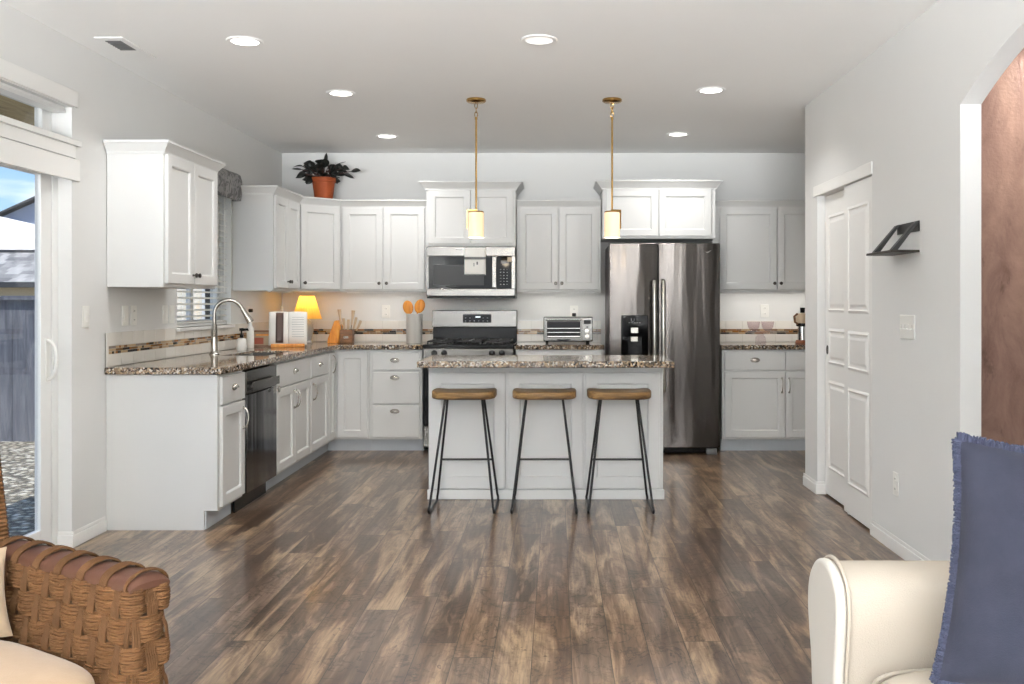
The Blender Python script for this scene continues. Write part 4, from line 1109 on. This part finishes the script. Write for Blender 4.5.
# coffee press
cf = thing('coffee_maker', 'chrome and black coffee press at the far right of the right-hand counter', 'coffee maker', (2.165, 8.2, z0))
MB().lathe([(.0001, 0), (.062, 0), (.064, .01), (.055, .03), (.0001, .03)], 28).build('base', m_amberbase, cf)
MB().lathe([(.045, .03), (.045, .15), (.0001, .15)], 28).build('canister', m_chrome, cf)
MB().lathe([(.046, .15), (.056, .155), (.056, .18), (.0001, .18)], 28).build('collar', m_black, cf)
MB().lathe([(.058, .18), (.062, .22), (.05, .26), (.02, .27), (.0001, .27)], 28).build('lid', m_straw, cf)
MB().lathe([(.02, .27), (.022, .315), (.0001, .318)], 18).build('knob', m_black, cf)
MB().tube([(-.04, -.02, .17), (-.075, -.03, .19), (-.08, -.03, .24), (-.05, -.02, .262)], .010, 8).build('handle', m_brownwood, cf)

# potted plant
pl = thing('potted_plant', 'dark-leaved plant in a terracotta pot on top of the corner cabinet', 'potted plant', (-2.075, 8.27, UZ1+.001))
MB().lathe([(.0001, 0), (.068, 0), (.070, .004), (.098, .215), (.106, .217), (.108, .255), (.100, .257), (.096, .225), (.0001, .225)], 32).build('pot', m_terra, pl)
MB().lathe([(.0001, .226), (.094, .226), (.0001, .245)], 20).build('soil', m_soil, pl)
rnd = random.Random(5)
stm = MB(); lv = MB()
def leafblade(mb, base_, dirv, L, Wd, droop):
    d = Vector(dirv).normalized(); side = d.cross(Vector((rnd.uniform(-.5, .5), rnd.uniform(-1.2, -.2), .6)));
    if side.length < .1: side = Vector((1, 0, 0))
    side.normalize(); up = side.cross(d)
    n = 7; vs = []
    for i in range(n+1):
        t = i/n; w_ = Wd*math.sin(PI*min(1, t*1.02+.02))**.75
        c_ = Vector(base_)+d*L*t+Vector((0, 0, -droop*t*t))
        vs += [c_-side*w_+up*.006*abs(w_)*20*.1, c_, c_+side*w_+up*.006*abs(w_)*2]
    fs = []
    for i in range(n):
        for j in (0, 1): fs.append((i*3+j, i*3+j+1, (i+1)*3+j+1, (i+1)*3+j))
    mb.add(vs, fs)
for k in range(58):
    a = rnd.random()*2*PI; el = rnd.uniform(.1, 1.25)
    r0 = rnd.uniform(.0, .06); L = rnd.uniform(.06, .17)
    b0 = Vector((r0*math.cos(a), r0*math.sin(a), .235)); dv = Vector((math.cos(a)*math.cos(el), math.sin(a)*math.cos(el)*.7, math.sin(el)))
    if k < 9:
        b0 = Vector((.03*math.cos(k), .02*math.sin(k), .235)); sgn = -1 if k % 2 else 1
        dv = Vector((sgn*math.cos(.35+.12*k), -.25+.06*k, math.sin(.3+.12*k))); L = .24-.012*k
    tip = b0+dv*L; mid = b0+dv*L*.5+Vector((0, 0, .02))
    stm.tube([b0, mid, tip], .0035, 5)
    ld = Vector((dv.x, dv.y, dv.z*.35-.05+rnd.uniform(-.3, .5)))
    leafblade(lv, tip, ld, rnd.uniform(.07, .105), rnd.uniform(.030, .042), rnd.uniform(.01, .05))
leafblade(lv, (0.02, -.02, .38), (.1, 0, 1), .10, .018, 0)
stm.build('stems', m_stem, pl)
o = lv.build('leaves', m_leaf, pl); o.modifiers.new('s', 'SOLIDIFY').thickness = .002

# ------------------------------------------------------------ sofa (right foreground)
sf_ = thing('sofa', 'cream upholstered sofa with a rolled arm in the right foreground', 'sofa', (0, 0, 0))
def armprof(k=1.0):
    # (y,z) outline of the arm front, inner side toward -y
    P_ = [(2.37, .05), (2.37, .30), (2.355, .40), (2.345, .48), (2.355, .535), (2.39, .572), (2.44, .588), (2.50, .585), (2.555, .56), (2.60, .51), (2.615, .45), (2.605, .38), (2.58, .28), (2.565, .05)]
    cy, cz = 2.47, .35
    return [(cy+(y-cy)*k, cz+(z-cz)*k) for y, z in P_]
SXF, SXB = .712, 1.62
def smoothp(P_, n=4):
    out = []
    m_ = len(P_)
    for i in range(m_):
        p0, p1, p2, p3 = [P_[max(0, min(m_-1, i+k))] for k in (-1, 0, 1, 2)]
        if i == m_-1: out.append(p1); break
        for j in range(n):
            t = j/n
            out.append(tuple(.5*((2*p1[c])+(-p0[c]+p2[c])*t+(2*p0[c]-5*p1[c]+4*p2[c]-p3[c])*t*t+(-p0[c]+3*p1[c]-3*p2[c]+p3[c])*t**3) for c in (0, 1)))
    return out
AP = smoothp(armprof())
arm = MB().prism(AP, SXF+.02, SXB, 'x').build('arm', m_sofa, sf_, bevel=.006, ang=50)
ap2 = smoothp(armprof(1.03))
vs = []; n = len(ap2)
MB().prism(ap2, SXF-.008, SXF+.022, 'x').build('arm_front_panel', m_sofapan, sf_, bevel=.012, seg=4, ang=50)
MB().tube([(SXF+.024, y, z) for y, z in smoothp(armprof(1.045))], .0055, 8).build('arm_piping', m_sofa, sf_)
# near arm (out of frame)
arm2 = MB().prism([(2*1.47-y, z) for y, z in AP], SXF, SXB, 'x').build('arm', m_sofa, sf_, bevel=.006, ang=50)
MB().box(SXF+.04, SXB, .6, 2.355, .06, .27).build('seat_base', m_sofa, sf_, bevel=.02, seg=3)
MB().box(SXB-.18, SXB+.06, .40, 2.57, .06, .86).build('back', m_sofa, sf_, bevel=.06, seg=5)
def cushion(mb, cx, cy, cz, w, d, h, M=None, puff=.5, e=4.0):
    def f(u, v):
        a = 2*PI*u; b = PI*(v-.5); cb_ = math.cos(b); sb = math.sin(b)
        def sp_(x, p_): return (abs(x)**p_)*(1 if x > 0 else -1)
        return (cx+w/2*sp_(math.cos(a), 2/e)*sp_(cb_, .45), cy+d/2*sp_(math.sin(a), 2/e)*sp_(cb_, .45), cz+h/2*sp_(sb, .8))
    mb.grid(f, 64, 24, 0, M, cu=True); return mb
cushion(MB(), 1.085, 2.0, .325, .70, .66, .14).build('seat_cushion', m_sofa, sf_, ang=60)
cushion(MB(), 1.085, 1.29, .325, .70, .72, .14).build('seat_cushion', m_sofa, sf_, ang=60)
o = MB().tube([(1.085+.35*(abs(math.cos(a))**.5)*(1 if math.cos(a) > 0 else -1), 2.0+.33*(abs(math.sin(a))**.5)*(1 if math.sin(a) > 0 else -1), .358) for a in [2*PI*i/96 for i in range(96)]], .005, 6, closed=True).build('cushion_piping', m_sofa, sf_)
lg_ = [MB().cyl((x, y, 0), (x, y, .06), .02, 12, .026) for x in (.80, 1.58) for y in (.5, 2.45)]
for l_ in lg_: l_.build('leg', m_brownwood, sf_)
# navy pillow
def pillow(name, mat, fr_mat, w, h, th, Mx, label, cat, fringe=True, sagc=.1):
    t = thing(name, label, cat, (0, 0, 0))
    def sh_(u, v, s):
        x = (u-.5)*2; y = (v-.5)*2
        pin = 1-.07*(1-abs(x)**2)*abs(y)**4; pin2 = 1-.07*(1-abs(y)**2)*abs(x)**4
        d = max(0, (1-x*x))**.55*max(0, (1-y*y))**.55
        cr_ = (.012*math.sin(9*x+4*y+2*math.sin(3*y))*d*(1-d)*2+.010*math.sin(13*(x-y)+2*math.cos(4*x))*d*(1-d)+.006*math.sin(5*x-9*y+3*math.sin(2*x)))*d
        return (x*w/2*pin2, s*(th/2*d+cr_), y*h/2*pin)
    mb = MB()
    mb.grid(lambda u, v: sh_(u, v, 1), 40, 40, 0, Mx); mb.grid(lambda u, v: sh_(u, v, -1), 40, 40, 0, Mx)
    o = mb.build('pillow_cover', mat, t, ang=80)
    if fringe:
        fm = MB(); rr = random.Random(3)
        per = []
        n = 130
        for i in range(n):
            u = i/n
            per += [(u, 0, 0, -1), (u, 1, 0, 1), (0, u, -1, 0), (1, u, 1, 0)]
        for u, v, dx, dz in per:
            for q_ in range(8):
                uu = min(1, max(0, u+rr.uniform(-.004, .004) if dx == 0 else u)); vv = min(1, max(0, v+rr.uniform(-.004, .004) if dz == 0 else v))
                p_ = Vector(sh_(uu, vv, 1)); e1 = p_+Vector((dx*.011+rr.uniform(-.005, .005), rr.uniform(-.010, .010), dz*.011+rr.uniform(-.005, .005)))
                fm.tube([p_-Vector((dx*.006, 0, dz*.006)), (p_+e1)/2+Vector((0, rr.uniform(-.004, .004), 0)), e1], [.0022, .0028, .0018], 4, 0, Mx)
        fm.build('fringe', fr_mat, t)
    return t
Mx = Matrix.Translation((1.20, 2.06, .655)) @ Matrix.Rotation(math.radians(-22), 4, 'Z') @ Matrix.Rotation(math.radians(-12), 4, 'X') @ Matrix.Rotation(math.radians(5), 4, 'Y')
pillow('throw_pillow', m_navy, m_navyf, .62, .56, .19, Mx, 'large navy blue throw pillow with frayed edge on the cream sofa', 'pillow')

# ------------------------------------------------------------ woven chair (left foreground)
CH = thing('woven_armchair', 'brown woven seagrass armchair in the left foreground', 'armchair', (-1.075, 2.34, 0), math.radians(-31.4))
AL, AT, AH = .665, .115, .585   # arm length, thickness, height
def woven_arm(y0, nm):
    # y0 = inner face; extends to y0+AT
    core = MB().box(-AL+.01, -.012, y0+.012, y0+AT-.012, .03, AH-.035).build(nm, m_core, CH, bevel=.01)
    # path around the plan: inner face back->front, front corner arc, end, corner arc, outer face front->back
    r = .03; path = []
    def add_line(p, q_, k):
        for i in range(k): path.append((p[0]+(q_[0]-p[0])*i/k, p[1]+(q_[1]-p[1])*i/k))
    A = (-AL, y0); B = (-r, y0)
    k = int((AL-r)/.006); add_line(A, B, k)
    for i in range(8): a = -PI/2+PI/2*i/8; path.append((-r+r*math.cos(a), y0+r+r*math.sin(a)))
    add_line((0, y0+r), (0, y0+AT-r), int((AT-2*r)/.006))
    for i in range(8): a = PI/2*i/8; path.append((-r+r*math.cos(a), y0+AT-r+r*math.sin(a)))
    add_line((-r, y0+AT), (-AL, y0+AT), k); path.append((-AL, y0+AT))
    # arclength
    sl_ = [0]
    for i in range(1, len(path)): sl_.append(sl_[-1]+math.dist(path[i], path[i-1]))
    nr = []
    for i in range(len(path)):
        a = Vector(path[max(0, i-1)]); b = Vector(path[min(len(path)-1, i+1)]); d = (b-a).normalized(); nr.append(Vector((d.y, -d.x)))
    dd = .052; A_ = .0065; rh = .071; sref = sl_[k]+r*PI/4   # phase reference near the front corner
    ro = random.Random(11)
    rows = MB(); nrow = 8
    for R_ in range(nrow):
        ztop = AH-.035-R_*rh
        for j in range(10):
            z = ztop-.004-j*(rh-.004)/10
            if z < .03: continue
            pts = []
            for i in range(len(path)):
                ph = (sl_[i]-sref)/dd*PI+(PI if R_ % 2 else 0)
                c_ = math.cos(ph); c_ = (abs(c_)**.55)*(1 if c_ > 0 else -1)
                bow = math.sin(PI*(j+.5)/10)*.004*(c_ > 0)
                off = A_*c_+bow+ro.uniform(-.0004, .0004)
                pts.append((path[i][0]+nr[i].x*off, path[i][1]+nr[i].y*off, z+.0012*math.sin(i*.4+j*2)))
            rows.tube(pts, .0037, 6)
    rows.build('woven_bands', m_rope, core)
    # vertical straps over every crossing, continuing over the top
    st_ = MB(); total = sl_[-1]
    kk = -30
    import bisect
    while kk < 60:
        s_c = sref+kk*dd
        if .015 < s_c < total-.015:
            for j in range(5):
                sj = s_c+(j-2)*.0062
                i = min(len(path)-1, max(0, bisect.bisect(sl_, sj))); 
                pts = []
                nz = 90
                for q_ in range(nz):
                    z = .03+(AH-.035-.03)*q_/(nz-1)
                    Rf = (AH-.035-z)/rh
                    ph = Rf*PI+(0 if kk % 2 else PI)-PI/2
                    c_ = math.sin(ph)*(-1)
                    c_ = (abs(c_)**.6)*(1 if c_ > 0 else -1)
                    off = -c_*A_*.9
                    pts.append((path[i][0]+nr[i].x*off, path[i][1]+nr[i].y*off, z))
                # over the top
                if kk % 2 == 0:
                    px_, py_ = path[i]
                    inner = py_ < y0+AT*.5
                    if abs(nr[i].y) > .8:
                        for q_ in range(7):
                            a = PI/2*q_/6
                            yy = (y0+AT/2)+(-1 if inner else 1)*(AT/2+.003)*math.cos(a)
                            pts.append((px_, yy, AH-.035+.040*math.sin(a)))
                st_.tube(pts, .0037, 6)
        kk += 1
    st_.build('woven_straps', m_ropeb, core)
    top = MB()
    n = 12
    def tf(u, v):
        a = PI*v; x = -AL+u*(AL+.002)
        e_ = 0 if u < .96 else (u-.96)/.04
        return (x, y0+AT/2-AT/2*math.cos(a), AH-.04+(.036-.018*e_*e_)*math.sin(a)**.7)
    top.grid(tf, 60, 14); top.add([tf(1, i/14) for i in range(15)], [tuple(range(15))])
    top.build('arm_cap', m_leather, core, ang=60)
woven_arm(0, 'arm')
woven_arm(-.80, 'arm')
MB().box(-AL+.02, -.03, -.70, -.012, .14, .24).build('seat_frame', m_core, CH, bevel=.01)
# back: tall woven panel leaning back
bk = MB()
Mb = Matrix.Translation((-AL+.0, 0, .12)) @ Matrix.Rotation(math.radians(-12), 4, 'Y')
bk.box(-.07, .0, -.71, .115, 0, .78, 0, Mb)
bko = bk.build('back', m_core, CH, bevel=.012)
rb = MB()
for j in range(60): rb.tube([(-.0-.0, -.70, .03+j*.0125), (0.004, -.35, .03+j*.0125), (.0, .105, .03+j*.0125), (-.03, .122, .03+j*.0125), (-.07, .105, .03+j*.0125)], .0062, 5, 0, Mb)
rb.build('wrapped_rope', m_rope, bko)
cushion(MB(), -.305, -.36, .315, .64, .68, .13).build('seat_cushion', m_tan, CH, ang=60)
for x, y in ((-.05, -.06), (-.60, -.06), (-.05, -.66), (-.60, -.66)): MB().box(x-.02, x+.02, y-.02, y+.02, 0, .14).build('leg', m_core, CH)
cM = Matrix.Translation(CH.location) @ Matrix.Rotation(CH.rotation_euler.z, 4, 'Z') @ Matrix.Translation((-.53, -.21, .485)) @ Matrix.Rotation(math.radians(75), 4, 'Z') @ Matrix.Rotation(math.radians(-16), 4, 'X')
pillow('throw_pillow', m_beige, None, .36, .24, .12, cM, 'beige knitted pillow on the woven armchair', 'pillow', fringe=False)

# ------------------------------------------------------------ outdoors
struct(MB().box(-60, XL-.151, -6, 70, -.4, -.16).build('ground', m_gravel, smooth=False))
fe = thing('garden_fence', 'weathered grey board fence beyond the gravel yard', 'fence', (0, 0, 0))
m = MB(); x = -14.0; rr = random.Random(2)
while x < -4.4:
    m.box(x, x+.138, 9.6, 9.618, -.16, 1.30+rr.uniform(-.01, .01)); x += .142
m.build('boards', m_fence, fe, smooth=False)
MB().box(-14, -4.4, 9.56, 9.65, 1.30, 1.345).build('cap_rail', m_fence, fe)
for x in (-12.5, -10.1, -7.7, -5.9, -4.6): MB().box(x, x+.09, 9.62, 9.71, -.16, 1.3).build('post', m_fence, fe)
h1 = thing('neighbour_house', 'neighbouring cream house with grey shingle roof beyond the fence', 'house', (0, 0, 0))
MB().box(-34, -20, 40.4, 52, -.16, 2.3).build('wall', m_stucco, h1, smooth=False)
MB().prism([(39.8, 2.10), (43.4, 3.62), (43.4, 3.3), (39.8, 1.95)], -36, -19, 'x').build('porch_roof', m_shin, h1, smooth=False)
MB().box(-36, -19, 39.72, 39.82, 1.9, 2.14).build('fascia', m_fascia, h1)
MB().box(-36, -19, 43.3, 43.45, 3.55, 3.72).build('roof_step', m_fascia, h1)
MB().add([(-36, 43.4, 3.7), (-20.5, 43.4, 3.7), (-24.5, 47, 3.5+.0), (-29, 47, 5.8), (-36, 47, 5.8), (-36, 51, 3.7), (-20.5, 51, 3.7)],
         [(0, 1, 3, 4), (1, 6, 3), (4, 3, 6, 5), (0, 4, 5), (0, 5, 6, 1)]).build('hip_roof', m_shin2, h1, smooth=False)
wf = MB().box(-27.6, -25.9, 40.3, 40.42, .8, 2.0).build('window', m_vinyl, h1)
MB().box(-27.45, -26.05, 40.27, 40.31, .9, 1.9).build('pane', m_glassdark, wf)
h2 = thing('gabled_house', 'blue-grey gabled house farther behind the shingle roof', 'house', (0, 0, 0))
MB().prism([(-40, -.16), (-22, -.16), (-22, 4.2), (-31, 8.2), (-40, 4.2)], 58, 66, 'y').build('wall', m_bluesiding, h2, smooth=False)
MB().prism([(-40.8, 3.9), (-31, 8.28), (-21.2, 3.9), (-21.2, 4.0), (-31, 8.42), (-40.8, 4.0)], 57.5, 66.5, 'y').build('roof', m_fascia, h2, smooth=False)
h3 = thing('garden_house', 'cream house wall seen through the kitchen window blind', 'house', (0, 0, 0))
MB().box(-6.2, -2.0, 12.5, 18, -.16, 3.2).build('wall', plain('pale_stucco', rgb(244, 234, 214), .9), h3, smooth=False)
MB().box(-6.6, -1.6, 12.1, 18.4, 3.2, 3.35).build('roof', m_shin, h3, smooth=False)
wf = MB().box(-4.75, -4.35, 12.44, 12.5, .9, 2.1).build('window', m_vinyl, h3)
MB().box(-4.7, -4.4, 12.42, 12.445, .95, 2.05).build('pane', m_window_in, wf)
struct(MB().box(-3.45, XL-.151, -2.6, 9, 2.42, 2.47).build('trim_7', m_soffit, smooth=False))
